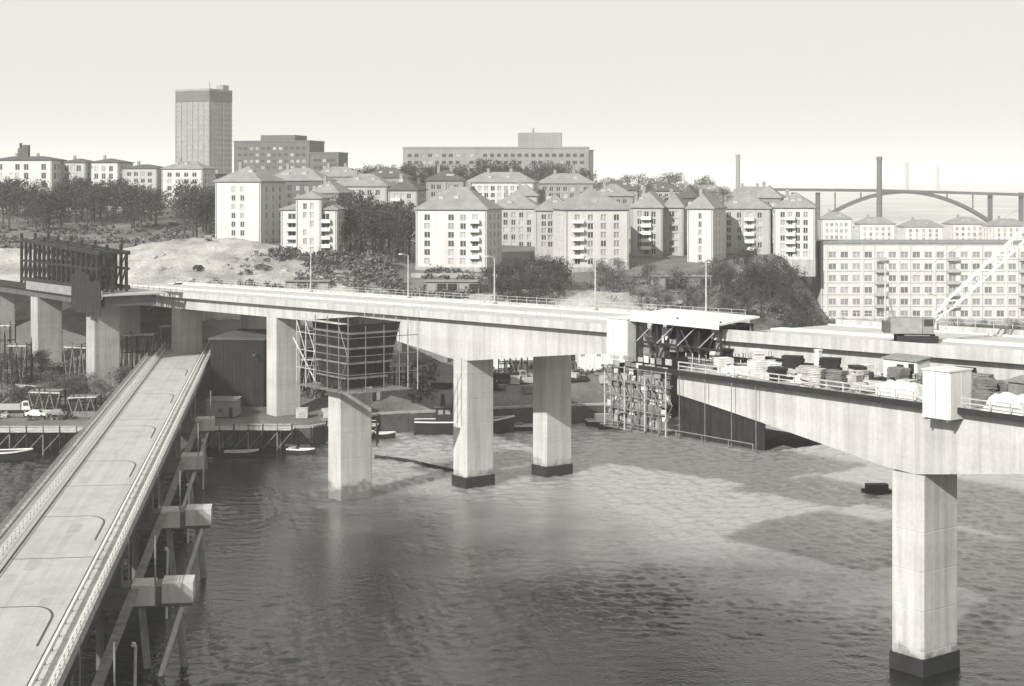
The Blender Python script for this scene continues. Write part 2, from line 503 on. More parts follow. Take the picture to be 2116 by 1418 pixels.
# --- far bridge, left part with its cantilever
zf = lambda s: 27.7 + 0.02 * s
FO0, FO1 = -3.9, 21.6
fb = thing('concrete_bridge', 'long concrete road bridge on tall piers reaching from the left bank to mid channel', 'bridge', ORG, ANG)
def fdepth(s):
    a = abs(s)
    return 3.3 + 4.6 * max(0, 1 - a / 44.0) ** 1.25 if s < 0 else 4.0 + 3.9 * max(0, 1 - a / 40.0) ** 1.1
for c in (0.0, 17.5):
    girder(fb, c - 2.95, c + 2.95, -172, 44.5, 5.2, lambda s: zf(s) - 0.45, lambda s: zf(s) - fdepth(s), M_CONC2 if c else M_CONC)
    pier(fb, 0, c, zf(0) - 7.7)
    pier(fb, -67, c, zf(-67) - 3.2, z0=-3)
    pier(fb, -112, c, zf(-112) - 3.2, z0=3)
    pier(fb, -146, c, zf(-146) - 3.2, z0=8)
slab(fb, 'deck', M_DECK, FO0, FO1, -180, 44.8, zf, 0.42)
slab(fb, 'edge_beam', M_CONC, FO0 - 0.35, FO0 - 0.003, -180, 44.9, lambda s: zf(s) + 0.55, 1.25)
slab(fb, 'edge_beam', M_CONC, FO1 + 0.003, FO1 + 0.35, -180, 44.9, lambda s: zf(s) + 0.55, 1.25)
slab(fb, 'kerb', M_PAINT, FO0 + 1.4, FO0 + 1.7, -180, 44, lambda s: zf(s) + 0.16, 0.155)
slab(fb, 'kerb', M_PAINT, 7.6, 10.0, -180, 44, lambda s: zf(s) + 0.2, 0.195)
slab(fb, 'kerb', M_PAINT, FO1 - 1.7, FO1 - 1.4, -180, 44, lambda s: zf(s) + 0.16, 0.155)

def railing(parent, o, s0, s1, zt, step, h=1.1, m=M_POLE):
    post = MB().box(-0.04, 0.04, -0.04, 0.04, 0, h).mesh('railing_post', m)
    s = s0
    while s <= s1:
        link('railing_post', post, parent, (s, o, zt(s))); s += step
    for k in (0.5, 1.0):
        mb = MB(); a = s0
        while a < s1:
            b = min(a + 10, s1); mb.bar((a, o, zt(a) + h * k), (b, o, zt(b) + h * k), 0.06); a = b
        mb.build('rail', m, parent)
railing(fb, FO0 - 0.17, -178, 42, lambda s: zf(s) + 0.55, 3.0)
railing(fb, FO1 + 0.17, -178, 44, lambda s: zf(s) + 0.55, 3.0)

# --- far bridge, right part: the cantilever coming from the next pier
fr = thing('concrete_bridge', 'far concrete bridge cantilever with pale parapet, right of the white-roofed carriage', 'bridge', ORG, ANG)
zr = lambda s: 27.9 + 0.021 * s
def frdepth(s): return 3.0 + 4.4 * max(0, 1 - abs(s - 119) / 52.0) ** 1.2
for c in (0.0, 17.5):
    girder(fr, c - 2.95, c + 2.95, 63, 166, 5.2, lambda s: zr(s) - 0.45, lambda s: zr(s) - frdepth(s), M_CONC2 if c else M_CONC)
    pier(fr, 119, c, zr(119) - 7.2)
slab(fr, 'deck', M_DECK, FO0, FO1, 63, 170, zr, 0.42)
slab(fr, 'edge_beam', M_CONC, FO0 - 0.35, FO0 - 0.003, 63, 170, lambda s: zr(s) + 0.8, 1.6)
slab(fr, 'edge_beam', M_CONC, FO1 + 0.003, FO1 + 0.35, 63, 170, lambda s: zr(s) + 0.8, 1.6)
slab(fr, 'kerb', M_PAINT, FO0 + 1.4, FO0 + 1.75, 63, 170, lambda s: zr(s) + 0.2, 0.195)
slab(fr, 'kerb', M_PAINT, 7.6, 10.0, 63, 170, lambda s: zr(s) + 0.22, 0.215)
slab(fr, 'kerb', M_PAINT, FO1 - 1.75, FO1 - 1.4, 63, 170, lambda s: zr(s) + 0.2, 0.195)
railing(fr, FO1 + 0.17, 64, 168, lambda s: zr(s) + 0.8, 3.0)

# --- near bridge, right part
zn = lambda s: 27.2
NO0, NO1 = -26.7, -8.6
SB = 114.6
nb = thing('concrete_bridge', 'nearest concrete bridge cantilever spreading from the big square pier at right', 'bridge', ORG, ANG)
def ndepth(s): return 2.7 + 5.2 * max(0, 1 - abs(s - SB) / 39.0) ** 1.12
girder(nb, -25.9, -12.5, 79.0, 152.6, 4.6, lambda s: zn(s) - 0.4, lambda s: zn(s) - ndepth(s), M_CONC)
slab(nb, 'deck', M_DECK, NO0, NO1, 79.0, 153, zn, 0.38)
slab(nb, 'edge_beam', M_STEEL, NO0 - 0.25, NO0 - 0.003, 73, 153, lambda s: zn(s) + 0.12, 0.62)  # shadow line painted as a near-black beam along the deck edge
slab(nb, 'edge_beam', M_CONC, NO1 + 0.003, NO1 + 0.3, 79.0, 153, lambda s: zn(s) + 0.35, 0.8)
pB = pier(nb, SB, -22.9, zn(0) - 7.75, ls=4.3, lo=6.0)

# --- near bridge, left approach
na = thing('concrete_bridge', 'left approach of the near bridge carrying the dark steel gantry', 'bridge', ORG, ANG)
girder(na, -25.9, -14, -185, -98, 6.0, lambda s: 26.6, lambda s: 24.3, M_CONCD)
slab(na, 'deck', M_DECK, NO0, -12.0, -185, -97, lambda s: 27.0, 0.38)
slab(na, 'edge_beam', M_STEELG, NO0 - 0.3, NO0 - 0.003, -141, -97, lambda s: 27.9, 1.9)
slab(na, 'edge_beam', M_STEEL, NO0 - 0.3, NO0 - 0.003, -185, -141.3, lambda s: 27.4, 1.3)
for s in (-106, -139, -170):
    pier(na, s, -22.8, 24.25, z0=4, ls=4.2, lo=6.2, m=M_CONC2)

# --- lone pier under construction
lp = thing('bridge_pier', 'pale square pier in the water below the dark formwork table', 'pier', ORG, ANG)
pier(lp, -3.5, -22.8, 16.2, ls=3.8, lo=6.4, dark_foot=False)

# ------------------------------------------------------------------ scaffolds and formwork
def pole_mesh(m, L_=1.0, r=0.07): return MB().tube((0, 0, 0), (0, 0, L_), r, r, 6).mesh('scaffold_pole', m)
UP = MB().tube((0, 0, 0), (0, 0, 1), 0.075, 0.075, 6).mesh('scaffold_pole', M_POLE)
UPM = MB().tube((0, 0, 0), (0, 0, 1), 0.07, 0.07, 6).mesh('scaffold_pole_weathered', M_LATT)
UPD = MB().tube((0, 0, 0), (0, 0, 1), 0.09, 0.09, 6).mesh('scaffold_pole_dark', M_STEEL)
def pole(parent, p, q, dark=False, k=1.0, name='scaffold_pole'):
    p = Vector(p); q = Vector(q); d = q - p
    o = bpy.data.objects.new(name, UPM if dark == 2 else UPD if dark else UP); C.objects.link(o); o.parent = parent
    o.location = p; o.rotation_mode = 'QUATERNION'; o.rotation_quaternion = d.to_track_quat('Z', 'Y'); o.scale = (k, k, d.length)
    return o

def planks(parent, s0, s1, o0, o1, z, m, wdt=0.6, along='s', name='plank'):
    me = None
    if along == 's':
        me = MB().box(0, s1 - s0, 0.02, wdt - 0.02, 0, 0.1).mesh('plank', m); k = o0
        while k < o1 - wdt * 0.5:
            link(name, me, parent, (s0 + random.uniform(-.15, .15), k, z + random.uniform(-.015, .015))); k += wdt
    else:
        me = MB().box(0.02, wdt - 0.02, 0, o1 - o0, 0, 0.1).mesh('plank', m); k = s0
        while k < s1 - wdt * 0.5:
            link(name, me, parent, (k, o0 + random.uniform(-.15, .15), z + random.uniform(-.015, .015))); k += wdt

# pier-head formwork on the lone pier
fw = thing('pier_formwork', 'dark timber formwork table with pale scaffold poles on the lone pier', 'formwork', ORG, ANG)
def panel_wall(parent, pts_b, pts_t, n, m, th=0.18, name='form_panel'):
    """row of n form panels between a bottom and a top line"""
    b0, b1 = map(Vector, pts_b); t0, t1 = map(Vector, pts_t)
    nr = (b1 - b0).cross(t0 - b0).normalized() * th
    for i in range(n):
        a = (i + 0.03) / n; c = (i + 0.97) / n
        q = [b0.lerp(b1, a), b0.lerp(b1, c), t0.lerp(t1, c), t0.lerp(t1, a)]
        off = nr * random.uniform(-0.2, 0.35)
        q = [v + off for v in q]
        MB().hexa([q[0], q[1], q[1] - nr, q[0] - nr, q[3], q[2], q[2] - nr, q[3] - nr]).build(name, m, parent)
s0, s1, o0, o1 = -10.5, 3.2, -26.6, -17.2
sb0, sb1, ob0, ob1 = -6.5, 0.5, -26.0, -18.6
zb, zt = 16.9, 27.6
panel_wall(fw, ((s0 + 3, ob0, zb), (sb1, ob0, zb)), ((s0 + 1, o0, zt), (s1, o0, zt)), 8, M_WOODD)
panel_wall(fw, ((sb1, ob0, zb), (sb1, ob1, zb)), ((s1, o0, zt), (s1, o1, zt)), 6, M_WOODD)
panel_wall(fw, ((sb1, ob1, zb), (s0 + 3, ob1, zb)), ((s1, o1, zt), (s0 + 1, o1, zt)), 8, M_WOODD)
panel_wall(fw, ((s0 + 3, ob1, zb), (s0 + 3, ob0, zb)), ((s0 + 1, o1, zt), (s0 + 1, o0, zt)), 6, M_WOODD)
for k in range(4):           # walers across the faces
    z = 18.6 + k * 2.5; t = (z - zb) / (zt - zb)
    oo = ob0 + (o0 - ob0) * t - 0.3; ss = sb1 + (s1 - sb1) * t + 0.3
    MB().bar((s0 + 2, oo, z), (ss, oo, z), 0.25, 0.3).build('waler', M_WOODM, fw)
    MB().bar((ss, oo, z), (ss, ob1 + (o1 - ob1) * t, z), 0.25, 0.3).build('waler', M_WOODM, fw)
planks(fw, -11.6, 5.1, -28.4, -26.7, 16.6, M_WOODM, 0.55)
planks(fw, 1.2, 5.1, -26.6, -16.2, 16.6, M_WOODM, 0.55, 'o')
planks(fw, -11.6, -7.2, -26.6, -16.2, 16.6, M_WOODM, 0.55, 'o')
planks(fw, -11.6, 5.1, -18.2, -16.2, 16.6, M_WOODM, 0.55)
planks(fw, -12.0, 3.5, -28.6, -27.2, 27.7, M_WOOD, 0.45)
for s in (-11.6, -8.6, -5.4, -1.6, 2.0, 4.9):
    pole(fw, (s, -28.3, 16.4), (s, -28.3, 28.8 if s < 5 else 27.5), dark=0 if s < -8 else 2, k=1.2)
    pole(fw, (s, -14.9, 16.4), (s, -14.9, 28.0))
for o in (-25, -21.5, -18.5):
    pole(fw, (4.9, o, 16.4), (4.9, o, 27.4), dark=2); pole(fw, (-11.6, o, 16.4), (-11.6, o, 28))
for z in (19.6, 22.6, 25.5):
    pole(fw, (-11.6, -28.3, z), (-5.4, -28.3, z)); pole(fw, (-5.4, -28.3, z), (4.9, -28.3, z), dark=2); pole(fw, (4.9, -28.3, z), (4.9, -14.9, z), dark=2); pole(fw, (-11.6, -28.3, z), (-11.6, -14.9, z))
for a, b in ((-11.6, -8.6), (-8.6, -5.4), (2.0, 4.9)):
    pole(fw, (a, -28.4, 16.8), (b, -28.4, 22.6), dark=2 if a > 0 else 0); pole(fw, (b, -28.4, 22.6), (a, -28.4, 27.6), dark=2 if a > 0 else 0)
pole(fw, (-12.5, -28.5, 24.5), (-7, -27.2, 17.2), k=1.8)

# travelling formwork at the tip of the nearest cantilever
tr = thing('formwork_traveller', 'pale lattice formwork traveller hanging below the tip of the nearest cantilever', 'formwork', ORG, ANG)
T0, T1, Q0, Q1 = 67.0, 78.6, -27.4, -13.0
ZB = 18.9
planks(tr, T0, 94, Q0, Q1, ZB, M_WOODM, 0.7)
n = 9
for i in range(n + 1):
    s = T0 + (T1 - T0) * i / n
    pole(tr, (s, Q0, ZB), (s, Q0, 26.2 + 0.8 * (i % 2)), dark=0 if i % 3 == 0 else 2, k=1.2); pole(tr, (s, Q1, ZB), (s, Q1, 27.5))
for j in range(5):
    z = ZB + 0.9 + j * 1.75
    pole(tr, (T0, Q0, z), (T1 + 1, Q0, z), dark=2, k=1.1); pole(tr, (T0, Q1, z), (T1, Q1, z)); pole(tr, (T0, Q0, z), (T0, Q1, z))
    if j in (1, 3): planks(tr, T0, T1, Q0 + 0.2, Q0 + 1.4, z, M_WOODM, 0.55)
for i in range(0, n, 2):
    s = T0 + (T1 - T0) * i / n; e = T0 + (T1 - T0) * (i + 2) / n
    pole(tr, (s, Q0 - .1, ZB), (e, Q0 - .1, ZB + 4), dark=2); pole(tr, (e, Q0 - .1, ZB + 4), (s, Q0 - .1, 26.2), dark=2)
rr = random.Random(11)
for i in range(n):          # hung sheets and shutters between the poles
    for j in range(5):
        for lay in range(2):
            s = T0 + (T1 - T0) * i / n; e = T0 + (T1 - T0) * (i + 1) / n; z = ZB + 0.95 + j * 1.75
            mm = rr.choice([M_CONC2, M_WOOD, M_SHEET, M_WOODM, M_STEELG, M_WOODM])
            zz = z + lay * .85; oo = Q0 + .25 + rr.uniform(0, .9)
            boxpart('shutter', mm, tr, s + rr.uniform(.03, .3), e - rr.uniform(.03, .3), oo, oo + .09, zz, zz + rr.uniform(.5, .82))
for i in range(6):
    a = T0 + .1 + (T1 - T0 - .2) * i / 6; b = a + (T1 - T0 - .2) / 6 - .04
    for j in range(4):
        z = ZB + .3 + 1.7 * j; oo = Q0 + .45 + rr.uniform(0, .5)
        if rr.random() < .88: boxpart('net', rr.choice([M_NET, M_NET, M_LATT]), tr, a, b, oo, oo + .03, z, z + 1.66)
boxpart('back_panel', M_WOODM, tr, T0, T1, Q1 + 0.2, Q1 + 0.3, ZB + 0.2, 27.0)
boxpart('end_panel', M_WOODD, tr, T0 + 0.3, T0 + 0.4, Q0 + 1.5, Q1, ZB + 0.2, 27.0)
# dark shuttering under the girder behind the tip
x0 = 79.3; i = 0
while x0 < 93.5:
    x1 = x0 + 1.8
    zt0 = zn(0) - ndepth(x0 - 0.2) - 0.15; zt1 = zn(0) - ndepth(x1) - 0.15
    MB().hexa([(x0, -25.6, ZB + .15), (x1 - .06, -25.6, ZB + .15), (x1 - .06, -25.45, ZB + .15), (x0, -25.45, ZB + .15),
               (x0, -25.6, zt0), (x1 - .06, -25.6, zt1), (x1 - .06, -25.45, zt1), (x0, -25.45, zt0)]).build('shutter', M_STEEL if i % 3 else M_WOODD, tr)
    x0 = x1; i += 1
for s in (80.5, 85, 89.5, 93.5):
    pole(tr, (s, Q0, ZB), (s, Q0, ZB + 1.1), dark=2); pole(tr, (s, -26.9, ZB), (s, -26.9, 27.0), dark=2, k=0.7)
pole(tr, (79, Q0, ZB + 1.05), (93.5, Q0, ZB + 1.05), dark=2)

# roofed formwork carriage between the far cantilevers
fc = thing('formwork_carriage', 'white-roofed formwork carriage over the gap in the far bridge', 'formwork', ORG, ANG)
c0, c1 = 48.6, 66.0; qa, qb = -5.4, 0.8
for s in (c0, c0 + 4.35, c0 + 8.7, c0 + 13.05, c1):
    for o in (qa, -2.3, qb):
        pole(fc, (s, o, 24.2), (s, o, 30.7), dark=True, k=2.0)
for z in (24.3, 27.2, 30.5):
    for o in (qa, qb): pole(fc, (c0, o, z), (c1, o, z), dark=True, k=2.0)
    for s in (c0, c1): pole(fc, (s, qa, z), (s, qb, z), dark=True, k=2.0)
for i in range(4):
    a = c0 + 4.35 * i; b = a + 4.35
    pole(fc, (a, qa, 24.3 if i % 2 else 30.5), (b, qa, 31.2 if i % 2 else 24.3), dark=True, k=1.6)
    pole(fc, (a, qa - .1, 27.2), (b, qa - .1, 30.5), k=1.1)
for k in range(7):         # roof sheets, mono-pitch down to the camera side
    a = c0 - 0.8 + k * 2.7; b = a + 2.65
    MB().hexa([(a, qa - 1.0, 30.7), (b, qa - 1.0, 30.7), (b, qb + 0.8, 31.45), (a, qb + 0.8, 31.45), (a, qa - 1.0, 30.95), (b, qa - 1.0, 30.95), (b, qb + 0.8, 31.7), (a, qb + 0.8, 31.7)]).build('roof_sheet', M_SHEET, fc)
for k in range(7):
    a = c0 - 0.8 + k * 2.7; b = a + 2.68
    boxpart('eaves_board', M_SHEET, fc, a, b, qa - 1.12, qa - 1.01, 30.2, 31.0)
planks(fc, c0, c1, qa, qb, 24.0, M_WOODD, 0.8)
for i in range(12):
    a = c0 + i * 1.45
    mm = rr.choice([M_WOODD, M_STEEL, M_STEELG, M_WOODD, M_SHEET, M_WOODD])
    z = rr.uniform(24.4, 28.0)
    boxpart('shutter', mm, fc, a + .1, a + 1.35, qa + 1.0 + rr.uniform(0, 1.5), qa + 2.6, z, z + rr.uniform(1.2, 2.8))
boxpart('back_panel', M_WOODD, fc, c0 + .2, c1 - .2, qb - .5, qb - .35, 24.2, 30.3)

# white-sheeted edge boxes
def sheet_box(label, s0, s1, o0, o1, z0, z1):
    t = thing('sheeted_box', label, 'formwork', ORG, ANG)
    n = max(2, int((s1 - s0) / 1.4))
    for i in range(n):
        a = s0 + (s1 - s0) * i / n; b = s0 + (s1 - s0) * (i + 1) / n
        boxpart('sheet_panel', M_SHEET, t, a, b - 0.05, o0 + random.uniform(0, .07), o0 + 0.15, z0, z1)
    n2 = max(2, int((o1 - o0) / 1.5))
    for sx in (s0 + 0.0, s1 - 0.12):
        for i in range(n2):
            a = o0 + 0.16 + (o1 - o0 - 0.3) * i / n2; b = o0 + 0.16 + (o1 - o0 - 0.3) * (i + 1) / n2
            k = random.uniform(0, .06)
            boxpart('sheet_panel', M_SHEET, t, sx + k, sx + 0.12 + k, a, b - 0.05, z0, z1)
    boxpart('sheet_panel', M_SHEET, t, s0, s1, o1 - 0.13, o1, z0, z1)
    boxpart('lid', M_SHEET, t, s0 - .1, s1 + .1, o0 - .1, o1 + .1, z1 + 0.003, z1 + 0.15)
    for s in (s0 + .3, s1 - .3): boxpart('bearer', M_WOODM, t, s - .12, s + .12, o0, o1, z0 - 0.22, z0 - 0.003)
    return t
sheet_box('white sheeted box clamped on the end of the far bridge cantilever', 43.6, 48.2, -7.0, -3.0, 23.6, 30.4)
sheet_box('white sheeted box on the deck edge above the big right pier', SB + 3.9, SB + 7.3, -28.2, -24.5, 26.1, 31.0)

# dark steel gantry on the left approach
ga = thing('steel_gantry', 'dark lattice steel gantry standing on the left approach deck', 'gantry', ORG, ANG)
g0, g1 = -146.5, -100.0
for o in (-26.0, -22.7, -19.5):
    MB().bar((g0, o, 28.2), (g1, o, 28.2), 0.7, 0.9).build('bottom_chord', M_STEEL, ga)
    MB().bar((g0, o, 37.3), (g1, o, 35.6), 0.7, 0.8).build('top_chord', M_STEEL, ga)
    MB().bar((g0, o, 32.5), (g1, o, 32.2), 0.45, 0.5).build('middle_chord', M_STEEL, ga)
    k = 0; s = g0
    while s <= g1 + 0.1:
        zt_ = 37.3 - 1.7 * (s - g0) / (g1 - g0)
        MB().bar((s, o, 27.2), (s, o, zt_ + (1.6 if k % 5 == 0 else 0)), 0.55, 0.55).build('upright', M_STEEL, ga)
        if s + 2.8 <= g1:
            MB().bar((s, o, 28.4), (s + 2.7, o, 32.6), 0.26).build('brace', M_STEEL, ga)
            if k % 2: MB().bar((s, o, 32.8), (s + 2.7, o, zt_ - .4), 0.22).build('brace', M_STEEL, ga)
        s += 2.825; k += 1
for i in range(9):
    s = g0 + i * 5.8
    MB().bar((s, -26, 37.2 - i * .2), (s, -19.5, 37.2 - i * .2), 0.4, 0.5).build('cross_beam', M_STEEL, ga)
for i in range(8):
    s = -113 + i * 2.0
    boxpart('shutter', M_WOODD, ga, s, s + 1.9, -27.2, -27.05, 22.6 + rr.uniform(-.8, .5), 31 + rr.uniform(-1.5, 1))
for i in range(7):
    s = -144 + i * 5; boxpart('shutter', M_WOODD, ga, s, s + 3.5, -19.0, -18.85, 28.7, 31.5 + rr.uniform(-.5, 1.2))

def worn_road():
    """asphalt with wheel tracks and drip lines running along the road"""
    k = M_ROAD.copy(); k.name = 'worn_carriageway'
    n = k.node_tree.nodes; L = k.node_tree.links; p = n['Principled BSDF']
    src = p.inputs['Base Color'].links[0].from_socket
    for scl, lo, amt in (((1.1, .012, 1), .45, .11), ((5.0, .05, 1), .45, .07), ((.35, .25, 1), .5, .10)):
        tc = n.new('ShaderNodeTexCoord'); mp = n.new('ShaderNodeMapping'); mp.inputs['Scale'].default_value = scl
        L.new(tc.outputs['Object'], mp.inputs['Vector'])
        z = n.new('ShaderNodeTexNoise'); z.inputs['Scale'].default_value = 1; z.inputs['Detail'].default_value = 6; L.new(mp.outputs[0], z.inputs['Vector'])
        mr = n.new('ShaderNodeMapRange'); mr.inputs[1].default_value = lo; mr.inputs[2].default_value = .66; mr.inputs[3].default_value = 1; mr.inputs[4].default_value = 1 - amt
        L.new(z.outputs[0], mr.inputs[0])
        mx = n.new('ShaderNodeMix'); mx.data_type = 'RGBA'; mx.blend_type = 'MULTIPLY'; mx.inputs[0].default_value = 1
        L.new(src, mx.inputs[6]); L.new(mr.outputs[0], mx.inputs[7]); src = mx.outputs[2]
    L.new(src, p.inputs['Base Color'])
    return k

# ------------------------------------------------------------------ old low bridge
ZL = 12.0
lb = thing('road_bridge', 'old low road bridge with empty carriageway and white kerbs at left', 'bridge', (-57.6, 238.4, 0), R(7.955))
y0, y1 = -175, 196
boxpart('deck_slab', M_CONC2, lb, -7.3, 6.7, y0, y1, ZL - 0.7, ZL - 0.06)
boxpart('carriageway', worn_road(), lb, -3.95, 4.25, y0, y1, ZL - 0.058, ZL)
def strip_blocks(name, m, xa, xb, z0, z1, L_):
    me = MB().box(xa, xb, 0.02, L_ - 0.02, z0, z1).mesh(name, m)
    y = y0
    while y < y1 - 0.1:
        link(name, me, lb, (0, y, random.uniform(-.01, .01))); y += L_
strip_blocks('kerb_stone', M_PAINT, 4.50, 4.85, ZL - 0.055, ZL + 0.2, 3.0)
strip_blocks('paving_slab', M_CONC, 4.86, 6.25, ZL - 0.055, ZL + 0.14, 4.0)
strip_blocks('gutter', M_TAR, 4.255, 4.495, ZL - 0.055, ZL - 0.01, 8.0)
strip_blocks('edge_stone', M_CONC2, 6.26, 6.68, ZL - 0.055, ZL + 0.25, 4.0)
strip_blocks('gutter', M_TAR, -4.15, -3.955, ZL - 0.055, ZL - 0.01, 8.0)
strip_blocks('kerb_stone', M_PAINT, -4.45, -4.155, ZL - 0.055, ZL + 0.2, 3.0)
strip_blocks('paving_slab', M_ROAD, -6.6, -4.46, ZL - 0.055, ZL + 0.14, 4.0)
strip_blocks('edge_stone', M_CONC2, -7.28, -6.61, ZL - 0.055, ZL + 0.25, 4.0)
pm = MB().box(-0.05, 0.05, -0.05, 0.05, 0, 1.05).mesh('railing_post', M_STEELG)
for x, mm in ((6.5, M_PAINT), (-5.0, M_PAINT), (-7.0, M_STEELG)):
    y = y0 + 0.5
    while y < y1:
        link('railing_post', pm, lb, (x, y, ZL + 0.12)); y += 2.5
    for z in (0.5, 0.8, 1.1): boxpart('rail', mm, lb, x - 0.045, x + 0.045, y0, y1, ZL + z, ZL + z + 0.09)
boxpart('guard_rail', M_PAINT, lb, 4.95, 5.05, y0, y1, ZL + 0.5, ZL + 0.85)
y = y0 + 1
gp = MB().box(4.93, 5.0, -0.06, 0.06, ZL, ZL + 0.6).mesh('guard_post', M_STEEL)
while y < y1: link('guard_post', gp, lb, (0, y, 0)); y += 4
for x in (-6.6, -3.3, 0, 3.3, 6.0):
    boxpart('beam', M_STEEL, lb, x - 0.3, x + 0.3, y0, y1, ZL - 2.5, ZL - 0.7)
def tar_joint(yy, curve=True):
    """sealed joint across the road, turning along the kerb with a rounded corner"""
    pts = [(-3.95, yy + 0.2)] + [(-3.0 + i, yy + 0.05 * math.sin(i * 1.7)) for i in range(5)]
    if curve:
        for k in range(1, 9):
            t = k / 8 * math.pi / 2
            pts.append((1.0 + 2.4 * math.sin(t), yy - 4.5 * (1 - math.cos(t))))
        pts += [(3.42, yy - 8), (3.45, yy - 13)]
    else: pts.append((4.2, yy))
    mb = MB(); wv = 0.12
    for a, b in zip(pts, pts[1:]):
        d = Vector((b[0] - a[0], b[1] - a[1])).normalized(); nn = Vector((-d.y, d.x)) * wv
        mb.quad([(a[0] - nn.x, a[1] - nn.y, ZL + .005), (b[0] - nn.x, b[1] - nn.y, ZL + .005), (b[0] + nn.x, b[1] + nn.y, ZL + .005), (a[0] + nn.x, a[1] + nn.y, ZL + .005)])
    mb.build('tar_joint', M_TAR, lb)
for yy in (-95, -55, -17.5, 15, 55, 95): tar_joint(yy)
for yy in (-70, -30, 28): tar_joint(yy - 6, False)
for D in (131, 171, 210, 252, 292):
    yl = (D - 238.4) / 0.9904
    ex = 13.8 if D < 220 else 10.4
    cap = boxpart('pier_cap', M_CONCD, lb, -9.5, ex, yl - 1.7, yl + 1.7, 5.0, 7.2)  # dark body paints in the shade under the bridge; outer blocks stay pale
    boxpart('cap_block', M_CONC, cap, ex - 3.2, ex + .1, yl - 1.85, yl + 1.85, 5.4, 7.5)
    if D < 220: boxpart('cap_block', M_CONC, cap, 7.4, 9.9, yl - 1.8, yl + 1.75, 5.2, 7.35)
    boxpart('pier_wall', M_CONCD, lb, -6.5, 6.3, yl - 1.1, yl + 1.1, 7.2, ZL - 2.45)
    for x in (-8, -4, 0, 4, 8.3, 12.2)[:6 if D < 220 else 5]:
        MB().tube((x, yl, 5.05), (x + (0.9 if x > 6 else 0), yl - 0.5, -4), 0.42, 0.42, 8).build('pile', M_LATT if x > 6 else M_CONCD, lb)
    MB().tube((ex - 1.0, yl - 1.2, 5.1), (ex - 3.6, yl - 3.8, -3), 0.28, 0.28, 8).build('raking_pile', M_POLE, lb)
    for x in (9.9, 7.1): MB().tube((x, yl - 1.5, 6.4), (x, yl - 1.5, 12.6), 0.1, 0.1, 6).build('mast', M_LATT, lb)
    boxpart('walkway', M_WOODM, lb, 7.2, 8.2, yl, yl + 39, 6.9, 7.0) if D < 290 else None

# fender piles between the caps
for D in (150, 190, 231, 272):
    yl = (D - 238.4) / 0.9904
    t = thing('mooring_pile', 'thin pale pile standing in the dark water beside the low bridge', 'pile', (-57.6 - 0.1384 * yl + 0.9904 * 9.5, 238.4 + .9904 * yl + .1384 * 9.5, 0), 0, 'piles along the low bridge')
    MB().tube((0, 0, -4), (0.15, 0.1, 6.5), 0.16, 0.14, 8).build('shaft', M_POLE, t)
    MB().tube((0, 0, 6.4), (0, 0, 6.75), 0.24, 0.2, 8).build('cap', M_CONC, t)

# ------------------------------------------------------------------ buildings
WIN = {}; WR = random.Random(77)
def win_mesh(w_, h_, frame, glass, bars=1):
    key = (round(w_, 2), round(h_, 2), frame.name, glass.name, bars)
    if key in WIN: return WIN[key]
    mb = MB(); t = 0.09
    mb.quad([(-w_ / 2, 0.0, 0), (w_ / 2, 0.0, 0), (w_ / 2, 0.0, h_), (-w_ / 2, 0.0, h_)], 1)
    mb.box(-w_ / 2, -w_ / 2 + t, -0.05, 0.004, 0, h_); mb.box(w_ / 2 - t, w_ / 2, -0.05, 0.004, 0, h_)
    mb.box(-w_ / 2 + t, w_ / 2 - t, -0.05, 0.004, h_ - t, h_); mb.box(-w_ / 2 - .06, w_ / 2 + .06, -0.28, 0.004, -0.07, 0.0)
    for b in range(bars):
        x = -w_ / 2 + w_ * (b + 1) / (bars + 1)
        mb.box(x - t / 2, x + t / 2, -0.045, 0.004, 0.0, h_ - t)
    WIN[key] = mb.mesh('window', [frame, glass])
    return WIN[key]

def facade(mb, parent, org, xd, W, z0, H, ops, frame, glass, bars=1, depth=0.22):
    """wall plane with true openings; every opening gets a window part set back in it"""
    org = Vector(org); xd = Vector(xd); inn = Vector((-xd.y, xd.x, 0))       # inward normal
    xs = sorted({0.0, W} | {round(v, 3) for o in ops for v in o[:2]})
    zs = sorted({-4.0, H} | {round(v, 3) for o in ops for v in o[2:4]})
    P = lambda x, z, d=0: org + xd * x + inn * d + Vector((0, 0, z0 + z))
    for a, b in zip(xs, xs[1:]):
        for c, d in zip(zs, zs[1:]):
            cx, cz = (a + b) / 2, (c + d) / 2
            if any(o[0] < cx < o[1] and o[2] < cz < o[3] for o in ops): continue
            mb.quad([P(a, c), P(b, c), P(b, d), P(a, d)])
    for a, b, c, d in ops:
        mb.quad([P(a, c), P(a, c, depth), P(a, d, depth), P(a, d)]); mb.quad([P(b, d), P(b, d, depth), P(b, c, depth), P(b, c)])
        mb.quad([P(a, d), P(a, d, depth), P(b, d, depth), P(b, d)]); mb.quad([P(b, c), P(b, c, depth), P(a, c, depth), P(a, c)])
        gl = WR.choice([M_GLASS, M_GLASS, M_GLASS, M_GLASSP, M_GLASSL]) if glass is M_GLASS else WR.choice([M_GLASSP, M_GLASSP, M_GLASSL, M_GLASSQ])
        o = link('window', win_mesh(b - a, d - c, frame, gl, bars), parent, P((a + b) / 2, c, depth - 0.01))
        o.rotation_euler = (0, 0, math.atan2(xd.y, xd.x))

def grid_ops(W, H, cols, rows, ww, wh, margin=1.6, base=1.4, skip=()):
    ops = []; sp = (H - base - 0.7) / rows
    for r in range(rows):
        for c in range(cols):
            if (c, r) in skip or c in skip: continue
            x = margin + (W - 2 * margin) * (c + 0.5) / cols
            z = base + r * sp
            ops.append((round(x - ww / 2, 3), round(x + ww / 2, 3), round(z, 3), round(z + min(wh, sp - .6), 3)))
    return ops

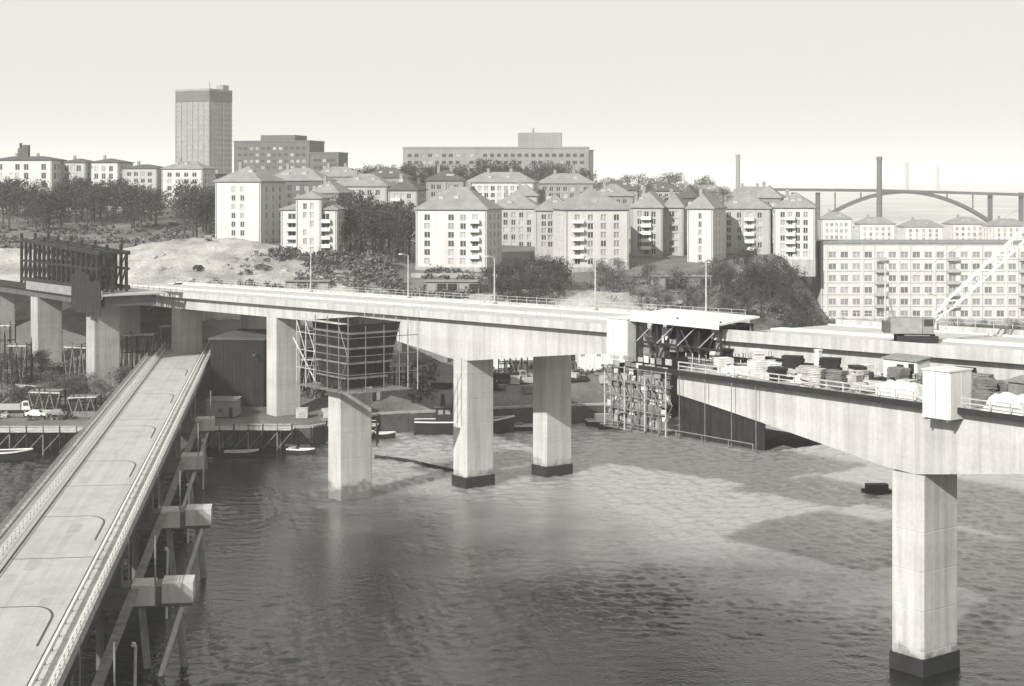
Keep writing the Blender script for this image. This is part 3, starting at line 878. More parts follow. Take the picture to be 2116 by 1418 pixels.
def roof_part(t, W, L_, z, kind, rh, m, ov=0.5):
    mb = MB(); x0, x1, y0_, y1_ = -W / 2 - ov, W / 2 + ov, -ov, L_ + ov
    if kind == 'flat':
        mb.box(x0 + .2, x1 - .2, y0_ + .2, y1_ - .2, z + .003, z + 0.6)
    else:
        ins = min(W, L_) / 2 if kind == 'hip' else 0.0
        if L_ >= W: r0, r1 = (0, y0_ + ins, z + rh), (0, y1_ - ins, z + rh)
        else: r0, r1 = (x0 + ins, (y0_ + y1_) / 2, z + rh), (x1 - ins, (y0_ + y1_) / 2, z + rh)
        a, b, c, d = (x0, y0_, z), (x1, y0_, z), (x1, y1_, z), (x0, y1_, z)
        if L_ >= W:
            mb.quad([a, b, r0]); mb.quad([b, c, r1, r0]); mb.quad([c, d, r1]); mb.quad([d, a, r0, r1])
        else:
            mb.quad([a, b, r1, r0]); mb.quad([b, c, r1]); mb.quad([c, d, r0, r1]); mb.quad([d, a, r0])
        lo = 0.28
        mb.quad([a, (a[0], a[1], z - lo), (b[0], b[1], z - lo), b]); mb.quad([b, (b[0], b[1], z - lo), (c[0], c[1], z - lo), c])
        mb.quad([c, (c[0], c[1], z - lo), (d[0], d[1], z - lo), d]); mb.quad([d, (d[0], d[1], z - lo), (a[0], a[1], z - lo), a])
        mb.quad([(a[0], a[1], z - lo), (d[0], d[1], z - lo), (c[0], c[1], z - lo), (b[0], b[1], z - lo)])
    return mb.build('roof', m, t)

def house(label, px0, px1, ye, yb, D, L_=14, yaw=-12, cols=4, rows=6, roof='hip', rh=4.5, wall=M_W1, roofm=M_ROOF,
          ww=1.4, wh=1.6, scols=3, frame=M_PAINT, glass=M_GLASS, name='apartment_house', cat='house', group=None, chim=1, skip=(), balc=(), base=1.4, bars=1):
    W = (px1 - px0) / 3300.0 * D / math.cos(R(yaw))
    c = at((px0 + px1) / 2, yb, D); H = (yb - ye) / 3300.0 * D
    t = thing(name, label, cat, c, R(yaw), group)
    mb = MB()
    facade(mb, t, (-W / 2, 0, 0), (1, 0, 0), W, 0, H, grid_ops(W, H, cols, rows, ww, wh, skip=skip, base=base), frame, glass, bars)
    sops = grid_ops(L_, H, scols, rows, ww, wh, base=base) if scols else []
    facade(mb, t, (W / 2, 0, 0), (0, 1, 0), L_, 0, H, sops, frame, glass, bars)
    facade(mb, t, (-W / 2, L_, 0), (0, -1, 0), L_, 0, H, sops if yaw > -6 else [], frame, glass, bars)
    mb.quad([(W / 2, L_, -4), (-W / 2, L_, -4), (-W / 2, L_, H), (W / 2, L_, H)])
    mb.quad([(-W / 2, 0, H - .02), (W / 2, 0, H - .02), (W / 2, L_, H - .02), (-W / 2, L_, H - .02)])
    mb.build('wall', wall, t)
    boxpart('plinth', M_CONC2, t, -W / 2 - .12, W / 2 + .12, -.12, L_ + .12, -4.5, 0.55)
    rf = roof_part(t, W, L_, H, roof, rh, roofm)
    for x in (-W / 2 + .35, W / 2 - .35): boxpart('downpipe', M_STEELG, t, x - .09, x + .09, -.16, -.01, 0.3, H - .3)
    boxpart('eaves_band', M_W3, t, -W / 2 - .06, W / 2 + .06, -.07, -.004, H - .55, H - .3)
    if roof == 'hip' and rh > 2.5 and W > 9:
        for k in range(WR.choice((1, 2, 2, 3))):
            x = W * WR.uniform(-.22, .22); y = L_ * WR.uniform(.16, .3); zt_ = H + rh * min(.75, 2 * y / min(W, L_))
            boxpart('dormer', M_W2, rf, x - .7, x + .7, y - .6, y + 1.6, H + rh * .25, zt_ + .5)
    sp = (H - base - 0.7) / rows
    for (c_, r_) in balc:
        x = 1.6 + (W - 3.2) * (c_ + 0.5) / cols - W / 2; z = base + r_ * sp - 0.9
        b = boxpart('balcony', M_W1, t, x - 1.5, x + 1.5, -1.25, -0.01, z, z + 0.15)
        boxpart('balcony_front', M_PAINT, b, x - 1.5, x + 1.5, -1.3, -1.2, z + 0.1, z + 1.05)
        boxpart('balcony_side', M_PAINT, b, x - 1.5, x - 1.4, -1.2, -0.02, z + 0.153, z + 1.05); boxpart('balcony_side', M_PAINT, b, x + 1.4, x + 1.5, -1.2, -0.02, z + 0.153, z + 1.05)
    for k in range(chim):
        x = W * (-.2 + .33 * k) ; y = L_ * (.45 + .12 * k)
        boxpart('chimney', M_W3, rf, x - .5, x + .5, y - .4, y + .4, H + rh * .45, H + rh + 1.3)
    return t

# front row, left to right
house('tall pale house with bright gable wall, right of the sand mound', 442, 541, 374, 515, 470, L_=17, yaw=-17, cols=4, rows=7, rh=4.5, skip=(0, 3), ww=1.3, wall=M_W1)
house('wide grey house half hidden behind the tall pale house', 545, 668, 372, 470, 520, L_=14, yaw=-10, cols=6, rows=5, rh=4.0, wall=M_W4, frame=M_W3)
house('house with raised middle and stacked balconies on both wings', 579, 697, 432, 533, 445, L_=13, yaw=-8, cols=4, rows=5, rh=2.6, ww=2.2, wh=1.7, wall=M_W1, balc=[(0, r) for r in range(5)] + [(3, r) for r in range(5)], skip=(1, 2), chim=0)
t_ = house('narrow raised middle bay rising between the stacked balconies', 611, 664, 409, 533, 443.6, L_=10, yaw=-8, cols=2, rows=6, rh=1.8, ww=1.1, wall=M_W1, chim=1, skip=((0, 0), (1, 2), (0, 3)))
house('pale house behind the dark garden trees', 692, 800, 384, 470, 520, L_=14, yaw=-10, cols=5, rows=5, wall=M_W2, rh=4.0)
house('bright six-storey house with hipped roof in the centre of the hillside', 858, 1006, 432, 556, 445, L_=17, yaw=-14, cols=5, rows=6, rh=6.2, wall=M_W1, skip=(1,), ww=1.7, chim=2, balc=[(4, r_) for r_ in range(1, 6)])
house('pale house partly hidden behind the bright hipped house', 1010, 1112, 430, 535, 500, L_=14, yaw=-8, cols=5, rows=6, wall=M_W2, rh=4.5)
house('square pale house with wide hipped roof left of the terrace row', 1168, 1300, 432, 556, 445, L_=17, yaw=10, cols=4, rows=6, wall=M_W1, rh=5.6, ww=1.6, balc=[(0, r_) for r_ in range(1, 6)])
house('lower wing with small windows beside the wide hipped house', 1106, 1182, 434, 520, 462, L_=15, yaw=-4, cols=4, rows=5, wall=M_W2, rh=4.6)
house('first house of the terrace row, with dark stair slot', 1304, 1368, 428, 535, 470, L_=15, yaw=-14, cols=3, rows=6, wall=M_W2, rh=4.6, balc=[(1, r_) for r_ in range(1, 6)])
house('second house of the terrace row, narrow front', 1372, 1412, 428, 532, 474, L_=15, yaw=-10, cols=2, rows=6, wall=M_W2, rh=4.2, chim=1)
house('third house of the terrace row, nearly blank bright gable', 1421, 1472, 430, 548, 458, L_=17, yaw=-20, cols=3, rows=6, wall=M_W1, rh=4.2, skip=(0, 2), ww=1.0)
house('fourth house of the terrace row, with balconies at its right end', 1486, 1590, 430, 537, 478, L_=14, yaw=-12, cols=4, rows=6, wall=M_W2, rh=4.4, balc=[(2, r) for r in range(1, 6)])
house('last house of the terrace row, above the dark trees at right', 1600, 1682, 428, 540, 476, L_=14, yaw=-14, cols=4, rows=6, wall=M_W1, rh=4.4, balc=[(1, r_) for r_ in range(1, 6)])

for i, (a, b, ye, yb, D, cl, wl, rm, yw, lab) in enumerate([
        (640, 700, 398, 480, 500, 3, M_W3, M_ROOF, -14, 'grey house just right of the raised bay of the balcony house'),
        (802, 862, 392, 475, 508, 3, M_W2, M_ROOFD, -10, 'pale house squeezed left of the bright hipped house'),
        (1222, 1308, 404, 480, 520, 5, M_W3, M_ROOF, -6, 'grey house showing above the wide hipped roof'),
        (1402, 1440, 408, 490, 505, 2, M_W4, M_ROOFD, -12, 'dark narrow house between the second and third terrace houses'),
        (1560, 1612, 408, 500, 510, 3, M_W3, M_ROOF, -14, 'grey house between the two last terrace houses'),
        (1056, 1110, 404, 480, 530, 3, M_W2, M_ROOF, -4, 'pale house above the lower wing'),
        (428, 452, 384, 500, 500, 2, M_W4, M_ROOFD, -10, 'dark narrow house left of the tall pale house')]):
    house(lab, a, b, ye, yb, D, L_=13, yaw=yw, cols=cl, rows=5, rh=3.8, wall=wl, roofm=rm, ww=1.4, chim=1, balc=[(0, r_) for r_ in range(1, 5)] if i in (1, 4) else ())

# second row roofs behind
for i, (a, b, ye, yb, D, wl, rm, lab) in enumerate([
        (640, 742, 364, 420, 600, M_W3, M_ROOF, 'grey long-roofed house behind the balcony house'),
        (748, 842, 366, 420, 610, M_W3, M_ROOFD, 'dark-roofed house between the balcony house and the long block'),
        (880, 958, 372, 430, 560, M_W3, M_ROOFD, 'dark roof rising behind the bright hipped house'),
        (962, 1102, 376, 430, 575, M_W1, M_ROOF, 'pale chequered facade below the long flat block'),
        (1110, 1226, 378, 430, 590, M_W3, M_ROOF, 'grey house below the right end of the long flat block'),
        (1232, 1318, 392, 430, 620, M_W3, M_ROOFD, 'grey house behind the first terrace roof'),
        (1326, 1404, 394, 430, 640, M_W2, M_ROOFD, 'pale house behind the second terrace roof'),
        (1410, 1502, 396, 430, 650, M_W3, M_ROOF, 'grey house behind the third terrace roof'),
        (1508, 1606, 404, 440, 640, M_W3, M_ROOF, 'grey house behind the last terrace roofs')]):
    house(lab, a, b, ye, yb, D, L_=13, yaw=-8 + (i % 3) * 3, cols=max(4, int((b - a) / 15)), rows=3, rh=3.6, wall=wl, roofm=rm, ww=1.5, chim=2)

# far left row on the ridge
house('cream block with tall chimney at the far left edge of the ridge', -20, 110, 330, 412, 650, L_=13, yaw=-10, cols=6, rows=4, wall=M_W1, roofm=M_ROOFD, rh=1.5, chim=2, skip=(1, 4), ww=2.0, wh=2.4)
house('grey block second from left on the ridge', 122, 178, 335, 408, 655, L_=13, yaw=-14, cols=3, rows=4, wall=M_W2, roofm=M_ROOFD, rh=1.5, ww=2.0, wh=2.4)
house('pale block third from left on the ridge', 182, 246, 335, 408, 655, L_=13, yaw=-14, cols=3, rows=4, wall=M_W1, roofm=M_ROOFD, rh=1.6, ww=1.8, wh=2.2)
house('low grey block left of the tower on the ridge', 250, 326, 347, 412, 640, L_=13, yaw=-12, cols=4, rows=4, wall=M_W2, roofm=M_ROOFD, rh=1.5, ww=1.8)
house('pale block at the foot of the tower', 332, 420, 348, 414, 630, L_=13, yaw=-12, cols=4, rows=4, wall=M_W1, roofm=M_ROOF, rh=3.0, ww=1.8)
tb = thing('roof_turret', 'small dark twin turret on the roofs at the far left', 'turret', at(50, 330, 657), 0)
boxpart('drum', M_ROOFD, tb, -2.2, 2.0, -1.5, 1.5, 0, 4.6); boxpart('cap', M_ROOFD, tb, -0.4, 2.1, -1.2, 1.2, 4.6, 6.0); boxpart('vent', M_STEEL, tb, -1.8, -1.0, -.5, .5, 4.6, 6.8)

# office tower
def tower():
    c = at(398, 400, 1000); c.z = 40
    yaw = R(-25)
    t = thing('office_tower', 'tall square office tower rising above the left ridge', 'tower', c, yaw)
    W, L_ = 25.5, 24.0; top = 110.6 - c.z
    boxpart('core', M_W3, t, -W / 2, W / 2, 0, L_, 0, top)
    nfl = 19
    pf = MB()
    bw_ = MB().box(-W / 2 + 1.0, W / 2 - 1.0, -0.12, -0.003, 0, 1.35).mesh('window_band', M_GLASSP)
    bs_ = MB().box(0.003, 0.12, 1.0, L_ - 1.0, 0, 1.35).mesh('window_band', M_GLASSP)
    sp_ = MB().box(-W / 2, W / 2, -0.3, -0.003, 0, 1.7).mesh('spandrel', M_W3)
    ss_ = MB().box(0.003, 0.3, 0, L_, 0, 1.7).mesh('spandrel', M_W3)
    for k in range(nfl):
        z = 2 + k * (top - 10.5) / nfl
        link('window_band', bw_, t, (0, 0, z)); link('spandrel', sp_, t, (0, 0, z + 1.4))
        link('window_band', bs_, t, (W / 2, 0, z)); link('spandrel', ss_, t, (W / 2, 0, z + 1.4))
    boxpart('louvre_band', M_W4, t, -W / 2 - .2, W / 2 + .2, -.35, L_ + .2, top - 7.6, top - 1.0)
    boxpart('parapet', M_W3, t, -W / 2 - .3, W / 2 + .3, -.45, L_ + .3, top - 0.99, top + 0.3)
    for k in range(7):
        x = -W / 2 + W * k / 6; boxpart('mullion', M_W3, t, x - .25, x + .25, -.55, -.31, 0, top - 7.7)
    for k in (0, 3, 5):
        y = 2 + 4 * k; boxpart('mullion', M_W2, t, W / 2 + .31, W / 2 + .6, y - .3, y + .5, 0, top - 7.7)
    boxpart('roof_plant', M_W3, t, W / 2 - 6, W / 2 - 1, L_ - 8, L_ - 2, top + .3, top + 3.4)
    MB().tube((W / 2 - 2, 3, top), (W / 2 - 2, 3, top + 5), .35, .25, 6).build('mast', M_STEELG, t)
tower()

def block(label, px0, px1, ytop, D, zb, L_, yaw, wall, rows, cols, name='office_block', glass=M_GLASS, rows_h=None, ww=2.0, wh=1.6, ph=None, cat='building'):
    W = (px1 - px0) / 3300.0 * D / math.cos(R(yaw)); c = at((px0 + px1) / 2, ytop, D); H = c.z - zb; c.z = zb
    t = thing(name, label, cat, c, R(yaw))
    mb = MB()
    ops = grid_ops(W, H, cols, rows, ww, wh, base=H - rows * 3.2 - 1.5) if rows else []
    facade(mb, t, (-W / 2, 0, 0), (1, 0, 0), W, 0, H, ops, M_W3, glass, 1)
    mb.quad([(W / 2, 0, -4), (W / 2, L_, -4), (W / 2, L_, H), (W / 2, 0, H)]); mb.quad([(-W / 2, L_, -4), (-W / 2, 0, -4), (-W / 2, 0, H), (-W / 2, L_, H)])
    mb.quad([(W / 2, L_, -4), (-W / 2, L_, -4), (-W / 2, L_, H), (W / 2, L_, H)]); mb.quad([(-W / 2, 0, H), (W / 2, 0, H), (W / 2, L_, H), (-W / 2, L_, H)])
    mb.build('wall', wall, t)
    boxpart('parapet', wall, t, -W / 2 - .25, W / 2 + .25, -.25, L_ + .25, H + .003, H + .9)
    if ph:
        a, b, yt = ph; x0 = (a - (px0 + px1) / 2) / 3300 * D; x1 = (b - (px0 + px1) / 2) / 3300 * D
        boxpart('penthouse', wall, t, x0, x1, 3, L_ - 1.5, H + .9, H + (ytop - yt) / 3300 * D)
    return t
block('broad dark block with rooftop plant behind the tall pale house', 480, 642, 294, 850, 42, 22, -14, M_W4, 4, 12, ph=(532, 608, 279))
block('low dark wing stepping down at the right of the broad dark block', 640, 700, 318, 840, 42, 18, -10, M_W4, 2, 5)
lbk = block('long flat-roofed block with penthouse on the skyline', 832, 1216, 307, 780, 44, 16, -3, M_W3, 3, 26, ph=(1070, 1160, 274), glass=M_GLASS)
st = thing('stair_tower', 'dark narrow stair tower closing the right end of the long block', 'tower', at(1219, 390, 778), R(-3))
boxpart('shaft', M_W4, st, -1.7, 1.7, 0, 10, -4, 18.4); boxpart('cap', M_ROOFD, st, -1.9, 1.9, -.2, 10.2, 18.403, 18.9)
MB().tube(at(1102, 275, 786), at(1102, 264, 786), .5, .4, 6).build('roof_mast', M_STEELG, lbk).matrix_parent_inverse = lbk.matrix_basis.inverted()

# pale block at right
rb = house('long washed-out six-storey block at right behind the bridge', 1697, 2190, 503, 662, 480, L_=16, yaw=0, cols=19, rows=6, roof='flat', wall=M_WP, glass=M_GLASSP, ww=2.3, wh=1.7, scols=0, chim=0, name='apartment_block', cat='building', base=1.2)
wb = 493 / 3300 * 480
for k in range(20):
    x = -wb / 2 + 1.6 + (wb - 3.2) * k / 19
    if k % 3 == 0: boxpart('pilaster', M_WP, rb, x - .3, x + .3, -.22, -.005, .6, 22.6)
    elif k % 3 == 1 and k > 2: boxpart('downpipe', M_W2, rb, x - .08, x + .08, -.15, -.005, .6, 22.6)
for k in range(1, 6): boxpart('string_course', M_W2, rb, -wb / 2, wb / 2, -.12, -.006, .55 + k * 3.54, .72 + k * 3.54)
for c_ in (4, 10, 16):
    for r_ in range(1, 6):
        x = -wb / 2 + 1.6 + (wb - 3.2) * (c_ + .5) / 19; z = 1.2 + r_ * 3.54 - .95
        b_ = boxpart('balcony', M_WP, rb, x - 1.7, x + 1.7, -1.3, -.23, z, z + .15); boxpart('balcony_front', M_W2, b_, x - 1.7, x + 1.7, -1.35, -1.25, z + .1, z + 1.05)
# hazy buildings behind it
for i, (a, b, ye, yb, D, lab) in enumerate([(1698, 1760, 452, 500, 760, 'small hazy house left of the arch bridge valley'), (1775, 1850, 462, 505, 800, 'hazy pale house below the thin dark chimney'),
        (1868, 1950, 468, 505, 780, 'hazy pale house under the right side of the arch'), (1965, 2040, 462, 505, 800, 'hazy pale house under the right arch springing'), (2050, 2130, 466, 505, 770, 'hazy pale house at the right picture edge')]):
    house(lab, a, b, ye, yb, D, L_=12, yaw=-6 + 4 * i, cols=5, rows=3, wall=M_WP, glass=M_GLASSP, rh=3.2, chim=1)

# ------------------------------------------------------------------ far arch bridge, chimneys
ab = thing('arch_bridge', 'distant grey arch bridge crossing the hazy valley at right', 'bridge', (0, 1150, 0))
def ax(px): return (px - 1058) / 3300.0 * 1150
def az(py): return 50 - (py - 385) / 3300.0 * 1150
MB().bar((ax(1600), 0, az(392)), (ax(1820), 0, az(394)), 9, 2.0).build('deck', M_ARCH, ab)
MB().bar((ax(1820), 0, az(394)), (ax(2300), 0, az(408)), 9, 2.0).build('deck', M_ARCH, ab)
pts = []
for k in range(21):
    t = -1 + k / 10; px = 1868 + 178 * t; pts.append((ax(px), az(397 + 62 * t * t)))
for sy in (-3, 3):
    for a, b in zip(pts, pts[1:]): MB().bar((a[0], sy, a[1]), (b[0], sy, b[1]), 1.6, 2.2).build('arch_rib', M_ARCH, ab)
for k in (2, 5, 15, 18):
    a = pts[k]; MB().bar((a[0], 0, a[1]), (a[0], 0, az(398)), .8, .7).build('spandrel_post', M_ARCH, ab)
for px in (1640, 1690, 2046, 2110, 2180): MB().bar((ax(px), 0, 10), (ax(px), 0, az(398)), 3, 2.4).build('pier', M_ARCH, ab)

def stack(label, px, y0_, D, wpx, m, zb=12):
    c = at(px, y0_, D); t = thing('chimney_stack', label, 'chimney', (c.x, D, zb)); r = wpx / 3300 * D / 2
    MB().tube((0, 0, 0), (0, 0, c.z - zb), r * 1.15, r, 14).build('shaft', m, t)
    MB().tube((0, 0, c.z - zb - 2), (0, 0, c.z - zb + .4), r * 1.12, r * 1.12, 14).build('crown', m, t)
stack('tall dark chimney standing in front of the distant arch bridge', 1817, 325, 1080, 11, M_CONCD)
stack('faint grey chimney on the skyline left of the arch bridge', 1525, 320, 2400, 9, M_W4)
stack('faint thin chimney just right of the dark chimney', 1874, 336, 4200, 7, M_W3)
stack('faintest thin chimney at the far right skyline', 1938, 344, 4600, 6, M_W3)

# ------------------------------------------------------------------ trees
def crown_mesh(seed, nb, nl, size, m, oval=1.0):
    r = random.Random(seed); mb = MB(); bl = []
    for i in range(nb):
        a = r.uniform(0, 6.283); q = r.random() ** .5 * .36; z = r.uniform(.34, .93)
        q *= (1.15 - abs(z - .55) * 1.3) * oval
        bl.append((Vector((q * math.cos(a), q * math.sin(a), z)), r.uniform(.09, .17)))
    for i in range(nl):
        c, rad = r.choice(bl)
        d = Vector((r.gauss(0, 1), r.gauss(0, 1), r.gauss(0, 1))).normalized() * rad * r.random() ** .4
        p = c + d
        n_ = Vector((r.gauss(0, 1), r.gauss(0, 1), r.gauss(.6, 1))).normalized()
        a = n_.orthogonal().normalized() * size * r.uniform(.5, 1.3); b = n_.cross(a).normalized() * size * r.uniform(.4, .9)
        mb.quad([p - a, p - b * .8, p + a, p + b])
    return mb.mesh('crown', m)
def trunk_mesh(seed):
    r = random.Random(seed); mb = MB()
    mb.tube((0, 0, -.12), (0, 0, .4), .028, .02, 7); mb.tube((0, 0, .4), (.01, .01, .85), .02, .006, 6)
    for i in range(16):
        z = r.uniform(.22, .75); a = r.uniform(0, 6.283); l = r.uniform(.14, .34) * (1.2 - z * .7); e = Vector((l * math.cos(a), l * math.sin(a), z + r.uniform(.08, .25)))
        mb.tube((0, 0, z), e, .010, .004, 5)
        for j in range(3):
            b = Vector((0, 0, z)).lerp(e, r.uniform(.4, .9)); mb.tube(b, b + Vector((r.uniform(-.1, .1), r.uniform(-.1, .1), r.uniform(.04, .13))), .004, .0015, 4)
    return mb.mesh('trunk', M_BARK)
CR = [[crown_mesh(10 * k + i, 30, 1500, .021, M_LEAF[k], .9 + .2 * i) for i in range(3)] for k in range(3)]
TK = [trunk_mesh(50 + i) for i in range(3)]
def tree(X, D, h, k, label, group, wide=1.0, name='tree'):
    t = thing(name, label, 'tree', (X, D, hgt(X, D) - .3), random.uniform(0, 6.28), group)
    i = random.randrange(3)
    link('trunk', TK[i], t, scale=(h, h, h)); link('crown', CR[k][i], t, scale=(h * wide, h * wide, h))
def grove(label, group, px0, px1, D0, D1, n_, h0, h1, k, wide=1.0):
    for i in range(n_):
        px = px0 + (px1 - px0) * (i + random.uniform(.1, .9)) / n_; D = random.uniform(D0, D1)
        tree((px - 1058) / 3300 * D, D, random.uniform(h0, h1), k if random.random() < .75 else max(0, k - 1), label, group, wide)
grove('dark leafy tree in the wood behind the gantry, left of the sand mound', 'wood at the left', -20, 330, 500, 570, 38, 11, 15, 0, 1.15)
grove('dark tree between the sand mound and the tall pale house', 'trees beside the tall pale house', 380, 436, 470, 510, 7, 12, 17, 0, .9)
grove('dark garden tree between the balcony house and the hipped house', 'dark garden trees in the middle', 700, 852, 448, 485, 17, 12, 17, 0, 1.0)
grove('dark tree below the house wing right of the bright hipped house', 'trees right of the hipped house', 1015, 1165, 405, 432, 16, 7.5, 10.5, 0, 1.1)
grove('tall dark tree left of the washed-out block', 'dark trees at the right', 1485, 1690, 392, 428, 24, 7, 12, 0, 0.9)
grove('grey tree on the skyline among the back roofs', 'trees among the back roofs', 690, 840, 640, 700, 12, 13, 17, 0)
grove('grey tree in front of the long flat block', 'trees below the long block', 835, 1215, 690, 740, 24, 13, 18, 0, 1.0)
grove('grey tree among the roofs behind the terrace row', 'trees behind the terrace row', 1235, 1500, 600, 680, 14, 9, 13, 2, 1.1)
grove('low grey tree at the foot of the washed-out block', 'trees at the foot of the right block', 1720, 2120, 455, 470, 14, 5, 8, 1, 1.3)
grove('grey tree in the street trees below the terrace row', 'trees below the terrace row', 1230, 1480, 408, 436, 18, 5, 8, 2, 1.2)
grove('small tree on the bank under the left approach', 'bank trees at the left', 0, 260, 335, 362, 14, 5, 8, 1, 1.2)

# scrub: nobody could count it
def scrub():
    r = random.Random(5); mb = MB()
    def patch(px0, px1, D0, D1, n_, size, hmax):
        for i in range(n_):
            D = r.uniform(D0, D1); X = (r.uniform(px0, px1) - 1058) / 3300 * D
            if D < shore(X) + 3: continue
            if noise.noise(Vector((X * .09, D * .09, 7))) < -.05: continue
            z0 = hgt(X, D) + (2.0 if -130 < X < -30 and 400 < D < 470 else 0); cr = r.uniform(.5, 1.0) * hmax
            for j in range(26):
                d = Vector((r.gauss(0, 1), r.gauss(0, 1), abs(r.gauss(0, .8)))) * cr * .55
                p = Vector((X, D, z0)) + d
                nn = Vector((r.gauss(0, 1), r.gauss(0, 1), r.gauss(.7, 1))).normalized()
                a = nn.orthogonal().normalized() * size * r.uniform(.5, 1.3); b = nn.cross(a).normalized() * size * r.uniform(.5, 1)
                mb.quad([p - a, p - b, p + a, p + b], r.choice((0, 1, 1, 2, 2)))
    patch(300, 620, 402, 446, 420, .4, 1.0)
    patch(-30, 440, 455, 530, 520, .45, 1.3)
    patch(560, 1000, 418, 450, 520, .45, 1.6)
    patch(1180, 1700, 405, 440, 480, .45, 1.8)
    patch(-10, 330, 322, 372, 520, .4, 1.4)
    patch(600, 900, 340, 400, 460, .4, 1.4)
    patch(1000, 1300, 360, 405, 420, .45, 1.5)
    patch(1690, 2150, 440, 470, 260, .45, 1.6)
    struct(mb.build('scrub', M_LEAF), 'stuff')
scrub()

# ------------------------------------------------------------------ deck furniture and site material
def on_bridge(s, o, z):
    ca, sa = math.cos(ANG), math.sin(ANG)
    return Vector((ORG[0] + s * ca - o * sa, ORG[1] + s * sa + o * ca, z))

def lamp(label, s, o, z, h=9.0, group=None):
    t = thing('street_lamp', label, 'lamp', on_bridge(s, o, z), ANG, group)
    MB().tube((0, 0, 0), (0, 0, h), 0.16, 0.10, 8).build('mast', M_POLE, t)
    MB().bar((0, 0, h), (0, -1.5 if o > 0 else 1.5, h + .35), 0.11).build('arm', M_POLE, t)
    y = -1.5 if o > 0 else 1.5
    boxpart('lantern', M_PAINT, t, -.18, .18, min(y, y * 1.5), max(y, y * 1.5), h + .2, h + .45)
    boxpart('foot', M_CONC2, t, -.3, .3, -.3, .3, 0, .35)
for i, (s, lab) in enumerate([(-92, 'lamp post on the far bridge above the old low bridge'), (-52, 'lamp post on the far bridge left of the dark formwork table'),
        (-22, 'lamp post on the far bridge right of the dark formwork table'), (8, 'lamp post on the far bridge above the middle pier'), (36, 'lamp post on the far bridge beside the white sheeted box')]):
    lamp(lab, s, FO1 - .7, zf(s), 9.0, 'lamp posts on the far bridge')
lamp('pale lamp post right of the white-roofed carriage', 73, FO1 - .7, zr(73), 9.5, 'lamp posts on the far bridge')
lamp('short lamp post on the far cantilever deck', 82, FO1 - .7, zr(82), 5.0, 'lamp posts on the far bridge')

def plank_stack(label, s, o, z, L_, W, H, m, rot=0.0, group='timber stacks on the near deck'):
    t = thing('timber_stack', label, 'timber', on_bridge(s, o, z), ANG + rot, group)
    for x in (-L_ * .35, L_ * .35): boxpart('bearer', M_WOODD, t, x - .06, x + .06, -W / 2, W / 2, 0, .1)
    me = MB().box(-L_ / 2, L_ / 2, 0, .29, 0, .135).mesh('plank', m)
    nz_, ny = max(1, int(H / .15)), max(1, int(W / .3))
    for k in range(nz_):
        for j in range(ny):
            if k == nz_ - 1 and random.random() < .3: continue
            link('plank', me, t, (random.uniform(-.2, .2), -W / 2 + j * .3, .103 + k * .15))
    return t
def form_stack(label, s, o, z, n_, m, rot=0.0, group='form panels on the near deck', w_=2.4, d_=1.5):
    t = thing('panel_stack', label, 'panels', on_bridge(s, o, z), ANG + rot, group)
    me = MB().box(-w_ / 2, w_ / 2, -d_ / 2, d_ / 2, 0, .15).mesh('panel', m)
    for k in range(n_):
        p = link('panel', me, t, (random.uniform(-.1, .1), random.uniform(-.1, .1), .02 + k * .19)); p.rotation_euler = (0, 0, random.uniform(-.04, .04))
def heap(label, s, o, z, L_, W, H, m=M_SHEET, group=None):
    """goods under a draped sheet"""
    t = thing('sheeted_heap', label, 'tarpaulin', on_bridge(s, o, z), ANG, group)
    n_ = 14; vs = []; fs = []
    for i in range(n_ + 1):
        for j in range(n_ + 1):
            u = -1 + 2 * i / n_; v = -1 + 2 * j / n_
            e = max(abs(u), abs(v))
            hh = H * (1 - smooth(.62, 1.0, e)) * (.8 + .35 * noise.noise(Vector((u * 1.7 + s, v * 1.7, H * 3)))) + .06 * noise.noise(Vector((u * 6, v * 6 + s, 1)))
            vs.append((u * L_ / 2, v * W / 2, max(.02, hh)))
    for i in range(n_):
        for j in range(n_):
            a = i * (n_ + 1) + j; fs.append((a, a + n_ + 1, a + n_ + 2, a + 1))
    me = bpy.data.meshes.new('sheet'); me.from_pydata(vs, [], fs); me.materials.append(m); me.update()
    link('sheet', me, t)
    for x in (-.3, .3): boxpart('weight', M_WOODM, t, x * L_ - .1, x * L_ + .1, -W * .49, W * .49, 0.0, .12)
def drum(label, s, o, z, m, group):
    t = thing('steel_drum', label, 'drum', on_bridge(s, o, z), 0, group)
    MB().tube((0, 0, 0), (0, 0, .9), .3, .3, 14).build('barrel', m, t)
    for zz in (.28, .6): MB().tube((0, 0, zz), (0, 0, zz + .04), .315, .315, 14).build('hoop', m, t)
